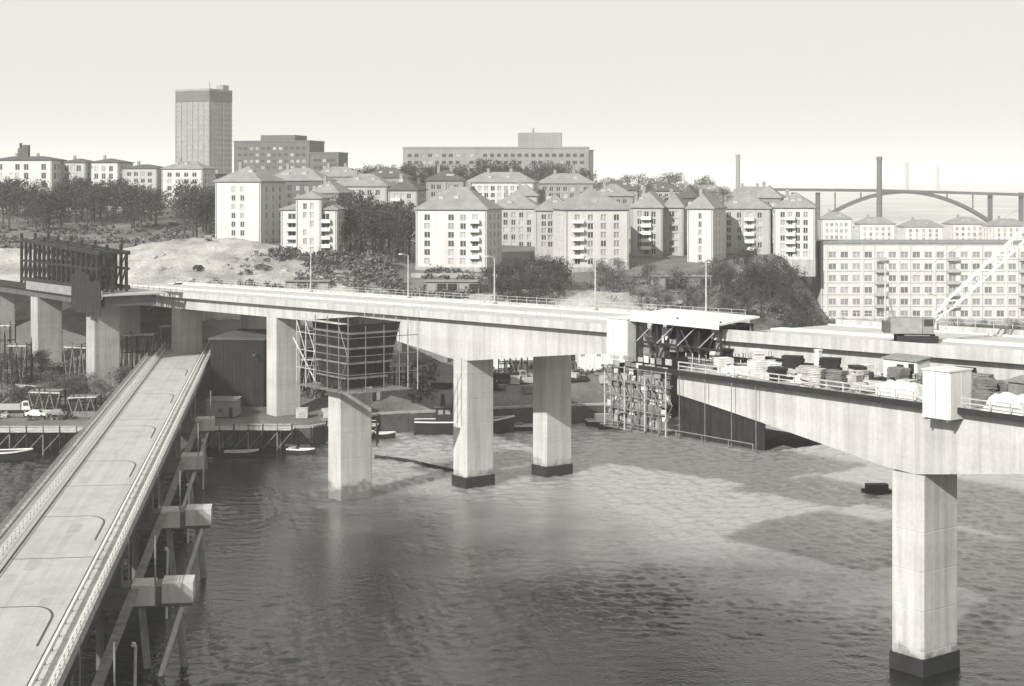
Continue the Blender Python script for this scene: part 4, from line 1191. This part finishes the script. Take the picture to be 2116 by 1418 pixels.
def site_hut(label, s, o, z, L_, W, H, m, rot=0.0, world=None):
    t = thing('site_hut', label, 'hut', world if world is not None else on_bridge(s, o, z), ANG + rot)
    n_ = max(3, int(L_ / .6))
    for i in range(n_):
        a = -L_ / 2 + L_ * i / n_; b = a + L_ / n_ - .02
        boxpart('wall_board', m, t, a, b, -W / 2, -W / 2 + .08, .15, H); boxpart('wall_board', m, t, a, b, W / 2 - .08, W / 2, .15, H)
    for x in (-L_ / 2, L_ / 2 - .1): boxpart('end_wall', m, t, x + .003, x + .097, -W / 2 + .085, W / 2 - .085, .15, H)
    MB().hexa([(-L_ / 2 - .2, -W / 2 - .3, H + .003), (L_ / 2 + .2, -W / 2 - .3, H + .003), (L_ / 2 + .2, W / 2 + .2, H + .35), (-L_ / 2 - .2, W / 2 + .2, H + .35),
               (-L_ / 2 - .2, -W / 2 - .3, H + .12), (L_ / 2 + .2, -W / 2 - .3, H + .12), (L_ / 2 + .2, W / 2 + .2, H + .47), (-L_ / 2 - .2, W / 2 + .2, H + .47)]).build('roof', M_ROOF, t)
    boxpart('window', M_GLASS, t, -.5, .5, -W / 2 - .03, -W / 2 - .005, 1.1, 1.9)
    boxpart('door', M_WOODD, t, L_ / 2 - 1.3, L_ / 2 - .5, -W / 2 - .03, -W / 2 - .005, .2, 2.1)
    boxpart('floor', M_WOODD, t, -L_ / 2, L_ / 2, -W / 2, W / 2, 0, .147)

zd = 27.2 + .004
rr = random.Random(23)
for i in range(44):
    s = 80 + i * 1.35 + rr.uniform(-.6, .6); o = rr.uniform(-25.4, -10)
    if SB + 2 < s < SB + 9 and o < -22: continue
    plank_stack('stack of loose planks lying among the clutter on the nearest deck', s, o, zd, rr.uniform(2.5, 4.5), rr.uniform(.9, 1.8), rr.uniform(.3, .9), rr.choice([M_WOOD, M_WOOD, M_WOODM, M_WOODD]), rr.uniform(-.5, .5))
for i in range(58):
    s = 80 + i * 1.05 + rr.uniform(-.8, .8); o = rr.uniform(-25.6, -9.8)
    if SB + 2 < s < SB + 9 and o < -22: continue
    form_stack('pile of flat form panels among the clutter on the nearest deck', s, o, zd, rr.randint(2, 11), rr.choice([M_WOOD, M_SHEET, M_WOODM, M_CONC2, M_WOODD]), rr.uniform(-.6, .6))
for i in range(12):
    drum('steel drum standing on the nearest deck', 84 + i * 4.1 + rr.uniform(-1, 1), rr.uniform(-24, -11), zd, rr.choice([M_STEEL, M_STEELG, M_PAINT]), 'drums on the near deck')
heap('white sheeted heap left of the box above the big pier', SB - 1.6, -24.2, zd, 5.6, 3.4, 1.9)
heap('white sheeted heap at the right edge of the nearest deck', SB + 12, -24.4, zd, 5.0, 3.4, 2.0)
heap('white sheeted heap in the middle of the nearest deck', 99, -23.6, zd, 4.2, 2.8, 1.3)
heap('pale sheeted heap near the tip of the nearest deck', 87, -23.8, zd, 4.4, 2.6, 1.1)
site_hut('low dark wooden hut behind the heap right of the white box', SB + 11.5, -19.5, zd, 5, 2.4, 2.5, M_WOODM)
site_hut('pale site hut on the nearest deck behind the clutter', 103, -11.5, zd, 5, 2.3, 2.4, M_SHEET, .0)
pst = thing('marker_post', 'white square post standing on the nearest deck', 'post', on_bridge(91.5, -14, zd), ANG)
boxpart('post', M_PAINT, pst, -.3, .3, -.3, .3, 0, 2.6); boxpart('cap', M_PAINT, pst, -.38, .38, -.38, .38, 2.603, 2.8); boxpart('foot', M_CONC2, pst, -.6, .6, -.6, .6, 0, .3)

# guard rails along the nearest deck edge
gr = thing('guard_rail', 'temporary timber guard rail along the edge of the nearest deck', 'railing', ORG, ANG)
pmesh = MB().box(-.06, .06, -.06, .06, 0, 1.15).mesh('guard_post', M_WOOD)
s = 80.0
while s < 152:
    if not (SB + 3.5 < s < SB + 7.7): link('guard_post', pmesh, gr, (s, NO0 + .15, zd))
    s += 2.4
for a, b in ((80, SB + 3.6), (SB + 7.6, 152)):
    for z in (.55, 1.05): boxpart('rail_board', M_WOOD, gr, a, b, NO0 + .05, NO0 + .085, zd + z, zd + z + .14)

# lattice-boom crane on the far cantilever
def crane():
    p = on_bridge(92, 4.0, zr(92) + .004)
    t = thing('crawler_crane', 'pale lattice-boom crane leaning right on the far cantilever deck', 'crane', p, R(-6))
    for y in (-1.7, 1.1):
        boxpart('track', M_STEEL, t, -2.6, 2.6, y, y + .6, 0, .95)
    boxpart('turntable', M_STEELG, t, -1.6, 1.6, -1.1, 1.1, .95, 1.25)
    boxpart('engine_house', M_STEELG, t, -3.4, .6, -1.4, 1.4, 1.253, 3.2); cab = boxpart('cab', M_W3, t, .65, 2.1, -1.4, -.2, 1.253, 3.3)
    boxpart('window', M_GLASS, cab, .8, 1.95, -1.42, -1.405, 2.2, 3.1)
    boxpart('counterweight', M_CONCD, t, -4.2, -3.45, -1.3, 1.3, 1.3, 2.7)
    d = Vector((.72, -.04, .70)).normalized(); b0 = Vector((1.2, .3, 2.0)); L_ = 34.0
    sd_ = Vector((0, 1, 0)); up_ = d.cross(sd_).normalized() * -1
    n_ = 24
    cr_ = lambda k, a, b: b0 + d * (L_ * k / n_) + (sd_ * a + up_ * b) * (.85 if 2 < k < n_ - 2 else .45)
    for a, b in ((-.7, -.7), (.7, -.7), (.7, .7), (-.7, .7)):
        mb = MB()
        for k in range(n_): mb.bar(cr_(k, a, b), cr_(k + 1, a, b), .16)
        mb.build('boom_chord', M_PAINT, t)
    for k in range(n_):
        for (a, b), (c, e) in (((-.7, -.7), (.7, -.7)), ((-.7, .7), (.7, .7)), ((-.7, -.7), (-.7, .7)), ((.7, -.7), (.7, .7))):
            q = ((a, b), (c, e)) if k % 2 else ((c, e), (a, b))
            MB().bar(cr_(k, *q[0]), cr_(k + 1, *q[1]), .09).build('boom_lacing', M_PAINT, t)
    MB().bar((-2.8, 0, 3.2), (-3.6, 0, 6.5), .2).build('gantry_strut', M_STEELG, t)
    MB().bar((-3.6, 0, 6.5), b0 + d * L_, .035).build('pendant_rope', M_LATT, t)
crane()

# trucks
def truck(label, p, rz, body, bed, L_=7.0, cat='truck', name='lorry'):
    t = thing(name, label, cat, p, rz)
    boxpart('chassis', M_STEEL, t, -L_ / 2, L_ / 2, -.9, .9, .65, .9)
    mb = MB(); x = L_ / 2
    mb.hexa([(x - 1.9, -1.1, .903), (x, -1.1, .903), (x, 1.1, .903), (x - 1.9, 1.1, .903), (x - 1.8, -1.02, 2.6), (x - .45, -1.02, 2.6), (x - .45, 1.02, 2.6), (x - 1.8, 1.02, 2.6)])
    cb = mb.build('cab', body, t)
    MB().quad([(x - .06, -.9, 1.75), (x - .06, .9, 1.75), (x - .40, .9, 2.45), (x - .40, -.9, 2.45)]).build('windscreen', M_GLASS, cb)
    MB().quad([(x - 1.5, -1.075, 1.75), (x - .4, -1.075, 1.75), (x - .55, -1.04, 2.45), (x - 1.5, -1.04, 2.45)]).build('side_window', M_GLASS, cb)
    boxpart('load_bed', bed, t, -L_ / 2, x - 2.05, -1.15, 1.15, .92, 1.2)
    for y in (-1.15, 1.08): boxpart('bed_side', bed, t, -L_ / 2, x - 2.05, y, y + .07, 1.2, 1.95)
    boxpart('tail_board', bed, t, -L_ / 2, -L_ / 2 + .07, -1.07, 1.07, 1.2, 1.95); boxpart('head_board', bed, t, x - 2.2, x - 2.1, -1.07, 1.07, 1.2, 2.4)
    for wx in (-L_ / 2 + 1.0, -L_ / 2 + 2.1, x - 1.1):
        for y in (-1.12, .85):
            wl = MB().tube((wx, y, .48), (wx, y + .28, .48), .48, .48, 14).build('wheel', M_STEEL, t)
            MB().tube((wx, y - .01, .48), (wx, y + .29, .48), .22, .22, 10).build('hub', M_STEELG, wl)
truck('dark lorry parked on the far cantilever deck behind the crane', on_bridge(109, 12, zr(109) + .004), ANG + .1, M_STEEL, M_WOODD, 7.5)
def gpos(px, D): X = (px - 1058) / 3300 * D; return Vector((X, D, hgt(X, D)))
truck('dark lorry on the quay between the two middle piers', gpos(1052, 357), R(12), M_STEELG, M_WOODD, 8)
truck('dark lorry on the pale slope below the sand mound', at(350, 545, 418) * 1 if False else gpos(352, 414) + Vector((0, 0, 3.2)), R(-14), M_STEEL, M_STEEL, 7)
truck('pale lorry on the left quay road', gpos(30, 330), R(4), M_W1, M_W2, 7)

# ------------------------------------------------------------------ boats and floats
def boat(label, p, rz, L_, W, H, name='work_boat'):
    t = thing(name, label, 'boat', p, rz)
    n_ = 12; mb = MB(); rings = []
    for i in range(n_ + 1):
        u = i / n_; x = -L_ / 2 + L_ * u
        k = 1 - max(0, (u - .62) / .38) ** 2.2; k *= .86 + .14 * min(1, u / .15)
        sheer = H * (1 + .35 * max(0, (u - .5) / .5) ** 2 + .08 * max(0, .3 - u))
        b = max(.03, W / 2 * k); rings.append([(x, -b * .7, -.7), (x, b * .7, -.7), (x + .02, b, sheer), (x + .02, -b, sheer)])
    for r_ in rings: mb.v += r_
    for i in range(n_):
        for j in range(4):
            mb.f.append((i * 4 + j, i * 4 + (j + 1) % 4, (i + 1) * 4 + (j + 1) % 4, (i + 1) * 4 + j)); mb.m.append(0)
    mb.f += [(3, 2, 1, 0), (n_ * 4, n_ * 4 + 1, n_ * 4 + 2, n_ * 4 + 3)]; mb.m += [0, 0]
    hull = mb.build('hull', M_HULL, t)
    g = MB()
    for i in range(n_):
        for j in (2, 3): 
            a = Vector(rings[i][j]) + Vector((0, 0, .05)); b = Vector(rings[i + 1][j]) + Vector((0, 0, .05)); g.bar(a, b, .22, .25)
    g.build('gunwale', M_PAINT, hull)
    return t
bt = boat('dark-hulled work boat with white gunwale moored behind the middle pier', Vector((-10.0, 335, WATER)), R(3), 21, 5.0, 2.6)
wh = boxpart('wheelhouse', M_STEEL, bt, -6, 2.2, -1.7, 1.7, 2.6, 5.6); boxpart('wheelhouse_roof', M_ROOFD, wh, -6.3, 2.5, -1.9, 1.9, 5.603, 5.8)
for k in range(5): boxpart('window', M_GLASSP, wh, -5.5 + k * 1.5, -4.5 + k * 1.5, -1.74, -1.705, 4.2, 5.1)
boxpart('upper_cabin', M_STEEL, bt, -2.5, 1.2, -1.3, 1.3, 5.8, 7.6)
MB().tube((-4.5, 0, 5.8), (-4.5, 0, 8.2), .45, .4, 10).build('funnel', M_STEEL, bt); MB().tube((1.8, 0, 5.7), (1.8, 0, 10.5), .09, .06, 6).build('mast', M_POLE, bt)
bt2 = boat('small pale launch moored at the quay behind the rear middle pier', Vector((20.5, 346, WATER)), R(8), 9, 2.8, 1.1, 'launch')
boxpart('cabin', M_PAINT, bt2, -2.5, 1.0, -.9, .9, 1.1, 2.5)

rf = thing('work_raft', 'small dark raft floating left of the big right pier', 'raft', at(1813, 1020, 270) * 1, R(3))
rf.location = ((1813 - 1058) / 3300 * 270.0, 270.0, WATER)
for k in range(6): MB().tube((-2.4, -1.25 + k * .5, .15), (2.4, -1.25 + k * .5, .15), .25, .25, 8).build('log', M_WOODD, rf)
for k in range(8): boxpart('deck_plank', M_WOODD, rf, -2.3 + k * .58, -1.76 + k * .58, -1.5, 1.5, .41, .5)
boxpart('crate', M_STEEL, rf, -1.9, 1.7, -.8, .9, .5, 1.5)

def log_boom(label, pts, n_):
    t = thing('log_boom', label, 'boom', (0, 0, WATER))
    P_ = [Vector(p) for p in pts]
    for i in range(n_):
        f = lambda k: (lambda u: P_[min(int(u), len(P_) - 2)].lerp(P_[min(int(u), len(P_) - 2) + 1], u - min(int(u), len(P_) - 2)))(k * (len(P_) - 1))
        a, b = f(i / n_), f((i + .93) / n_)
        MB().tube((a.x, a.y, .12), (b.x, b.y, .12), .38, .34, 8).build('log', M_WOODD, t)
log_boom('dark floating log boom between the lone pier and the middle pier', [at(776, 945, 305), at(840, 955, 301), at(936, 975, 290)], 9)

# buildings on the quay
site_hut('small pale hut on the bank right of the low bridge', 0, 0, 0, 6, 4, 3.4, M_W3, 0.8, world=gpos(462, 327))
def shed(label, px0, px1, D, H, m, L_=9, yaw=0, name='quay_shed'):
    W = (px1 - px0) / 3300 * D; g = gpos((px0 + px1) / 2, D)
    t = thing(name, label, 'shed', g, R(yaw))
    n_ = max(4, int(W / 2.2))
    for i in range(n_):
        a = -W / 2 + W * i / n_
        boxpart('wall_panel', m, t, a, a + W / n_ - .05, 0, .15, -1, H)
        if i % 2 == 0: boxpart('window', M_GLASSP, t, a + .4, a + W / n_ - .45, -.04, -.003, H * .5, H * .75)
    boxpart('body', m, t, -W / 2 + .05, W / 2 - .05, .16, L_, -1, H - .05)
    rp = MB().hexa([(-W / 2 - .3, -.5, H), (W / 2 + .3, -.5, H), (W / 2 + .3, L_ + .3, H + .6), (-W / 2 - .3, L_ + .3, H + .6), (-W / 2 - .3, -.5, H + .2), (W / 2 + .3, -.5, H + .2), (W / 2 + .3, L_ + .3, H + .8), (-W / 2 - .3, L_ + .3, H + .8)])
    rp.build('roof', M_ROOF, t)
shed('long white shed on the quay seen between the two middle piers', 1012, 1150, 368, 7.0, M_SHEET)
shed('white shed on the quay right of the rear middle pier', 1196, 1262, 366, 6.5, M_SHEET, 8, 4)
shed('low grey shed on the quay left of the middle pier', 830, 925, 372, 5.0, M_W3, 8)
shed('dark boathouse in the shade behind the slender left pier', 600, 690, 362, 6.0, M_WOODD, 10)

# black warehouse added to fill the dark shade below the high bridge
def shade_block():
    t = thing('shade_block', 'black boarded warehouse in the shade below the high bridge', 'shade_block', (-58.2, 338, 2.0), R(-6))
    W, L_, H = 11.5, 22.0, 15.5
    m = mat('black_boards', 0.012, 0.85, 0.4, 0.5, fine=0.3)
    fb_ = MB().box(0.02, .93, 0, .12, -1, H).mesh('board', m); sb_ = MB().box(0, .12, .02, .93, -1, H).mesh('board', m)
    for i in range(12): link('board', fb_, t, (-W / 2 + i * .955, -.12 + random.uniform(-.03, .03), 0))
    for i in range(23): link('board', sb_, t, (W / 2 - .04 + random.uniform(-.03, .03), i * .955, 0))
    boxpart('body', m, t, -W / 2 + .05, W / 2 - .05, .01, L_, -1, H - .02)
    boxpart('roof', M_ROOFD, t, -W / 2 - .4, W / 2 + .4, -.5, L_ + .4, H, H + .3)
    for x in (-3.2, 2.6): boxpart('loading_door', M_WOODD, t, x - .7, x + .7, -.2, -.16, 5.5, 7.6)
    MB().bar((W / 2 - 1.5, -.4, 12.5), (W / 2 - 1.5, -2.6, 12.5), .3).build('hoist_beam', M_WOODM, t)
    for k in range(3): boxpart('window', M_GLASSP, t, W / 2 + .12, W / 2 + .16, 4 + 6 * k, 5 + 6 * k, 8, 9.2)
shade_block()

# ------------------------------------------------------------------ clutter along the banks
def bank_stack(label, px, D, L_, W, H, m, rz, group):
    t = plank_stack(label, 0, 0, 0, L_, W, H, m, 0, group)
    t.location = gpos(px, D) + Vector((0, 0, .05)); t.rotation_euler = (0, 0, rz)
rr = random.Random(31)
for i in range(16):
    bank_stack('timber stack on the bank under the left approach', -5 + i * 16 + rr.uniform(-5, 5), rr.uniform(322, 352), rr.uniform(4, 7), rr.uniform(1.2, 2.4), rr.uniform(.6, 1.5), rr.choice([M_WOOD, M_WOODM, M_WOODD, M_WOOD]), rr.uniform(-.6, .6), 'timber stacks on the left bank')
for i in range(14):
    px = rr.choice([rr.uniform(610, 930), rr.uniform(1020, 1260)])
    bank_stack('timber stack on the quay below the far bridge', px, shore((px - 1058) / 3300 * 350) + rr.uniform(4, 16), rr.uniform(3, 6), rr.uniform(1, 2), rr.uniform(.5, 1.3), rr.choice([M_WOOD, M_WOODM, M_WOODD]), rr.uniform(-.6, .6), 'timber stacks on the quay')

def staging(label, x0, x1, D, W, z, nbay):
    """timber jetty on posts at the water's edge"""
    t = thing('timber_staging', label, 'staging', ((x0 + x1) / 2, D, 0), 0)
    Lh = (x1 - x0) / 2
    for i in range(nbay + 1):
        x = -Lh + 2 * Lh * i / nbay
        for y in (0, -W):
            MB().tube((x, y, -4), (x, y, z + (1.2 if y else .0)), .16, .14, 7).build('post', M_WOODM if i % 2 else M_WOODD, t)
        MB().bar((x, .3, z - .25), (x, -W - .3, z - .25), .25, .3).build('bearer', M_WOODD, t)
        if i < nbay: MB().bar((x, -W - .12, WATER + .5), (x + 2 * Lh / nbay, -W - .12, z - .4), .14).build('brace', M_WOODM, t)
    me = MB().box(-Lh, Lh, 0, .32, 0, .1).mesh('deck_plank', M_WOOD); y = -W
    while y < -.2: link('deck_plank', me, t, (rr.uniform(-.2, .2), y, z - .09)); y += .36
    boxpart('hand_rail', M_WOOD, t, -Lh, Lh, -W - .05, -W + .05, z + 1.05, z + 1.17)
staging('timber staging at the water edge left of the old low bridge', -113, -84, 313.0, 5, 2.6, 9)
staging('timber staging in front of the black warehouse', -60, -43, 316.0, 4, 2.4, 6)
staging('timber staging behind the lone pier', -37, -27, 322.0, 3.5, 2.2, 4)
for lab, X, D, rz, L_, H in (('small dark rowing boat at the staging in front of the warehouse', -52, 307, .1, 6.5, .8), ('dark barge moored along the left staging', -98, 303, .03, 14, 1.4), ('small dark boat just left of the middle work boat', -27.5, 329, -.1, 7, .9), ('dark lighter moored right of the rear middle pier', 24, 342, .15, 11, 1.2)):
    b = boat(lab, Vector((X, D, WATER)), rz, L_, L_ * .28, H, 'moored_boat')
    for k in range(3): boxpart('thwart', M_WOODM, b, -L_ * .3 + k * L_ * .25, -L_ * .3 + k * L_ * .25 + .3, -L_ * .1, L_ * .1, H + .01, H + .08)

# garages and low walls on the slope between the bridge and the houses
def garage_row(label, px0, px1, D, H, n_, m, yaw=0):
    W = (px1 - px0) / 3300 * D; g = gpos((px0 + px1) / 2, D)
    t = thing('garage_row', label, 'garage', g, R(yaw))
    boxpart('body', m, t, -W / 2, W / 2, .1, 5.5, -2, H); boxpart('roof', M_ROOF, t, -W / 2 - .3, W / 2 + .3, -.4, 5.8, H + .003, H + .3)
    for k in range(n_):
        a = -W / 2 + W * k / n_; boxpart('door', M_WOODD if k % 3 else M_STEELG, t, a + .25, a + W / n_ - .25, 0, .09, -.2, H - .5); boxpart('pillar', M_W3, t, a - .12, a + .12, -.06, .095, -1, H)
garage_row('low row of dark garages below the balcony house', 590, 680, 420, 3.2, 4, M_W4)
garage_row('low shed row below the bright hipped house', 880, 990, 423, 3.0, 5, M_W3, -3)
garage_row('low pale shed row below the terrace houses', 1350, 1470, 428, 3.0, 5, M_W2, 3)
def low_wall(label, px0, px1, D0, D1, H):
    t = thing('retaining_wall', label, 'wall', (0, 0, 0)); n_ = max(4, int((px1 - px0) / 22))
    for k in range(n_):
        pa = px0 + (px1 - px0) * k / n_; pb = px0 + (px1 - px0) * (k + .985) / n_
        a = gpos(pa, D0 + (D1 - D0) * k / n_); b = gpos(pb, D0 + (D1 - D0) * (k + 1) / n_)
        z = max(a.z, b.z) + H
        MB().hexa([(a.x, a.y, a.z - 2), (b.x, b.y, b.z - 2), (b.x, b.y + .5, b.z - 2), (a.x, a.y + .5, a.z - 2), (a.x, a.y, z), (b.x, b.y, z), (b.x, b.y + .5, z), (a.x, a.y + .5, z)]).build('wall_block', M_STONE if k % 2 else M_CONC2, t)
low_wall('pale retaining wall on the slope behind the formwork table', 600, 860, 412, 408, 1.4)
low_wall('pale retaining wall on the slope below the terrace row', 1200, 1500, 410, 404, 1.3)
low_wall('pale garden wall below the bright hipped house', 850, 1080, 438, 436, 1.2)
low_wall('pale wall on the ridge above the left wood', -20, 330, 600, 590, 2.2)
def car(label, p, rz, m, group=None):
    t = thing('parked_car', label, 'car', p, rz, group)
    prof = [(-2.1, .35), (2.1, .35), (2.15, .75), (1.2, .9), (.6, 1.38), (-1.0, 1.4), (-1.6, .95), (-2.15, .85)]
    mb = MB(); k = len(prof)
    mb.v = [(x, -.8 + (.1 if z > 1.2 else 0), z) for x, z in prof] + [(x, .8 - (.1 if z > 1.2 else 0), z) for x, z in prof]
    mb.f = [tuple(range(k)), tuple(reversed(range(k, 2 * k)))] + [(i, i + k, (i + 1) % k + k, (i + 1) % k) for i in range(k)]; mb.m = [0] * len(mb.f)
    b = mb.build('body', m, t)
    MB().quad([(-1.35, -.775, .98), (.95, -.775, .98), (.5, -.715, 1.3), (-.9, -.715, 1.3)]).build('side_window', M_GLASS, b)
    MB().quad([(1.17, -.66, .94), (1.17, .66, .94), (.66, .6, 1.35), (.66, -.6, 1.35)]).build('windscreen', M_GLASS, b)
    for x in (-1.35, 1.35):
        for y in (-.82, .64): MB().tube((x, y, .31), (x, y + .18, .31), .31, .31, 12).build('wheel', M_STEEL, t)
for i, (px, D, mm, lab) in enumerate([(612, 414, M_PAINT, 'white car parked in front of the dark garages'), (655, 414, M_STEEL, 'dark car parked in front of the dark garages'), (905, 417, M_W3, 'grey car left end below the hipped house'), (960, 417, M_STEEL, 'dark car right end below the hipped house'),
        (1250, 407, M_PAINT, 'white car on the slope left of the terrace shed row'), (1330, 420, M_STEEL, 'dark car just left of the terrace shed row'), (75, 326, M_PAINT, 'white car on the left bank near the lorry'), (120, 327, M_W3, 'grey car on the left bank near the approach pier'), (410, 418, M_STEEL, 'dark car on the pale slope right of the mound')]):
    car(lab, gpos(px, D) + Vector((0, 0, 0.1 if px != 410 else 2.6)), R(-8 + 5 * (i % 5)), mm)

# asphalt repairs on the old bridge
rr = random.Random(9)
for i in range(16):
    x = rr.uniform(-3.4, 2.2); y = rr.uniform(-110, 150); a = rr.uniform(.6, 1.8); b = rr.uniform(1.5, 6)
    MB().quad([(x, y, ZL + .003), (x + a, y + .1, ZL + .003), (x + a, y + b, ZL + .003), (x - .05, y + b, ZL + .003)]).build('asphalt_patch', mat('patched_asphalt_%d' % (i % 3), (.31, .33, .36)[i % 3], .9, .15, .3, fine=.1), lb)

# starter bars at the cantilever ends
def starter_bars(label, s, o0, o1, z, n_):
    t = thing('starter_bars', label, 'rebar', ORG, ANG)
    me = MB().tube((0, 0, 0), (0, 0, 1.5), .035, .035, 5).mesh('bar', M_STEEL)
    for k in range(n_): link('bar', me, t, (s + random.uniform(-.3, .3), o0 + (o1 - o0) * k / n_, z))
    boxpart('tie_bar', M_STEEL, t, s - .05, s + .05, o0, o1, z + .7, z + .78)
starter_bars('row of dark starter bars near the tip of the nearest deck', 80.3, -25.5, -10, zd, 40)
starter_bars('row of dark starter bars beside the pale site hut on the nearest deck', 108, -17.5, -10, zd, 24)
def rebar_mat(label, s, o, L_, W, rz):
    t = thing('rebar_mat', label, 'rebar', on_bridge(s, o, zd), ANG + rz, 'rebar mats on the near deck')
    a = MB().box(-L_ / 2, L_ / 2, -.03, .03, .1, .16).mesh('bar', M_STEEL); b = MB().box(-.03, .03, -W / 2, W / 2, .165, .225).mesh('bar', M_STEEL)
    for k in range(9): link('bar', a, t, (0, -W / 2 + W * k / 8, 0))
    for k in range(11): link('bar', b, t, (-L_ / 2 + L_ * k / 10, 0, 0))
for i in range(7): rebar_mat('dark reinforcement mat lying on the nearest deck', 84 + i * 6.2, (-20, -16, -22, -14, -19, -12, -21)[i], 4.5, 2.6, .2 * (i % 3 - 1))

# vehicles and boulders on the cleared slope
def slope_line():
    ctl = [(300, 400), (345, 412), (395, 424), (440, 436), (430, 452), (385, 466), (350, 482)]
    pts = []
    for (a, b), (c, d) in zip(ctl, ctl[1:]):
        for k in range(6):
            t = k / 6; pts.append((a + (c - a) * t, b + (d - b) * t))
    bvh = [o for o in sc.objects if o.name.startswith('sand_mound')]
    def ground(X, Y):
        z = hgt(X, Y)
        for o in bvh:
            ok, loc, nn, ix = o.ray_cast(Vector((X, Y, 200)), Vector((0, 0, -1)))
            if ok: z = max(z, loc.z)
        return z
    return ground, pts
bpy.context.view_layer.update()
GR, RP = slope_line()
for i, (k, mm, lab) in enumerate([(4, M_STEEL, 'dark car low on the pale cleared slope'), (9, M_W1, 'pale car half way up the pale cleared slope'), (14, M_STEEL, 'dark car on the right side of the pale cleared slope'), (24, M_W3, 'grey car near the top of the pale cleared slope')]):
    px, D = RP[k]; X = (px - 1058) / 3300 * D; car(lab, Vector((X, D, GR(X, D) + .05)), R(20 + 30 * i), mm)
for i in range(18):
    px = random.uniform(280, 620); D = random.uniform(404, 440); X = (px - 1058) / 3300 * D
    t = thing('boulder', 'rough boulder lying on the pale cleared slope', 'boulder', (X, D, GR(X, D)), random.uniform(0, 6), 'boulders on the cleared slope')
    mb = MB(); k = random.uniform(.5, 1.3); rw = 5
    import bmesh
    bm = bmesh.new(); bmesh.ops.create_icosphere(bm, subdivisions=2, radius=k)
    for v in bm.verts: v.co *= 1 + .35 * noise.noise(v.co * 1.3 + Vector((i * 3, 0, 0))); v.co.z *= .7
    me = bpy.data.meshes.new('stone'); bm.to_mesh(me); bm.free(); me.materials.append(M_STONE); link('stone', me, t)

# dense timber falsework on the left bank
def falsework(label, px0, px1, D, H, n_, m):
    a = gpos(px0, D); b = gpos(px1, D); W = b.x - a.x
    t = thing('falsework', label, 'falsework', (a.x, D, min(a.z, b.z)), 0)
    for i in range(n_ + 1):
        x = W * i / n_
        for y in (0, 3.5): MB().bar((x, y, -1), (x, y, H + random.uniform(-.4, .8)), .24).build('post', m, t)
    for z in (H * .3, H * .65, H):
        for y in (-.2, 3.7): MB().bar((0, y, z), (W, y, z + random.uniform(-.2, .2)), .18, .26).build('ledger', m if z < H else M_WOOD, t)
    for i in range(n_): MB().bar((W * i / n_, -.3, .3 if i % 2 else H), (W * (i + 1) / n_, -.3, H if i % 2 else .3), .16).build('brace', M_WOODM, t)
    for k in range(4): boxpart('deck_plank', M_WOODM, t, 0, W, k * .9, k * .9 + .8, H + .15, H + .25)
falsework('dark timber falsework left of the first approach pier', 15, 55, 352, 9, 4, M_WOODD)
falsework('dark timber falsework between the two approach piers', 132, 178, 350, 10, 5, M_WOODD)
falsework('dark timber falsework right of the second approach pier', 252, 318, 356, 11, 6, M_WOODD)
falsework('low dark falsework near the left staging', 60, 125, 330, 4.5, 6, M_WOODD)
falsework('low dark falsework beside the old low bridge', 140, 200, 326, 4, 5, M_WOODD)
falsework('dark falsework behind the slender pier', 612, 668, 345, 8, 5, M_WOODD)
falsework('low dark falsework on the quay behind the work boat', 790, 850, 352, 5, 5, M_WOODD)

# more craft and goods along the far shore
for lab, X, D, rz, L_, H in (('pale-edged boat tied up just right of the middle pier', 3.5, 339, .05, 8, 1.0), ('dark boat tied up between the rear pier and the lattice traveller', 31, 349, .2, 9, 1.1), ('small dark skiff left of the lone pier', -41, 310, -.2, 5.5, .7), ('dark flat lighter behind the lone pier', -33, 326, .25, 10, 1.2), ('small dark skiff off the left staging', -108, 300, .3, 5.5, .7)):
    b = boat(lab, Vector((X, D, WATER)), rz, L_, L_ * .28, H, 'moored_boat')
    boxpart('locker', M_WOODM, b, -L_ * .35, -L_ * .15, -L_ * .08, L_ * .08, H, H + .6)
def crate(label, p, rz, a, m, group):
    t = thing('crate', label, 'crate', p, rz, group); n_ = 5
    boxpart('box', M_WOODD, t, -a / 2 + .05, a / 2 - .05, -a / 2 + .05, a / 2 - .05, .02, a * .8 - .02)
    for k in range(n_):
        z = a * .8 * k / n_
        for y in (-a / 2, a / 2 - .045): boxpart('slat', m, t, -a / 2, a / 2, y, y + .045, z, z + a * .8 / n_ - .03)
        for x in (-a / 2, a / 2 - .045): boxpart('slat', m, t, x, x + .045, -a / 2 + .05, a / 2 - .05, z, z + a * .8 / n_ - .03)
    boxpart('lid', m, t, -a / 2 - .03, a / 2 + .03, -a / 2 - .03, a / 2 + .03, a * .8 + .003, a * .8 + .06)
rr = random.Random(41)
for i in range(14): crate('slatted crate standing on the nearest deck', on_bridge(83 + i * 4 + rr.uniform(-1, 1), rr.uniform(-25, -10), zd), ANG + rr.uniform(-.5, .5), rr.uniform(1.1, 1.9), rr.choice([M_WOOD, M_WOODM, M_SHEET]), 'crates on the near deck')
for i in range(12):
    px = rr.uniform(600, 1260); X = (px - 1058) / 3300 * 350; D = shore(X) + rr.uniform(3, 10)
    crate('slatted crate standing on the quay below the far bridge', Vector((X, D, hgt(X, D))), rr.uniform(-.5, .5), rr.uniform(1.4, 2.4), rr.choice([M_WOOD, M_WOODM, M_WOODD]), 'crates on the quay')
falsework('dark timber falsework left of the black warehouse', 330, 400, 372, 9, 5, M_WOODD)
falsework('dark falsework on the quay between the middle piers', 1030, 1090, 362, 4.5, 5, M_WOODD)
falsework('dark timber falsework at the far left under the approach', -12, 22, 368, 10, 3, M_WOODD)
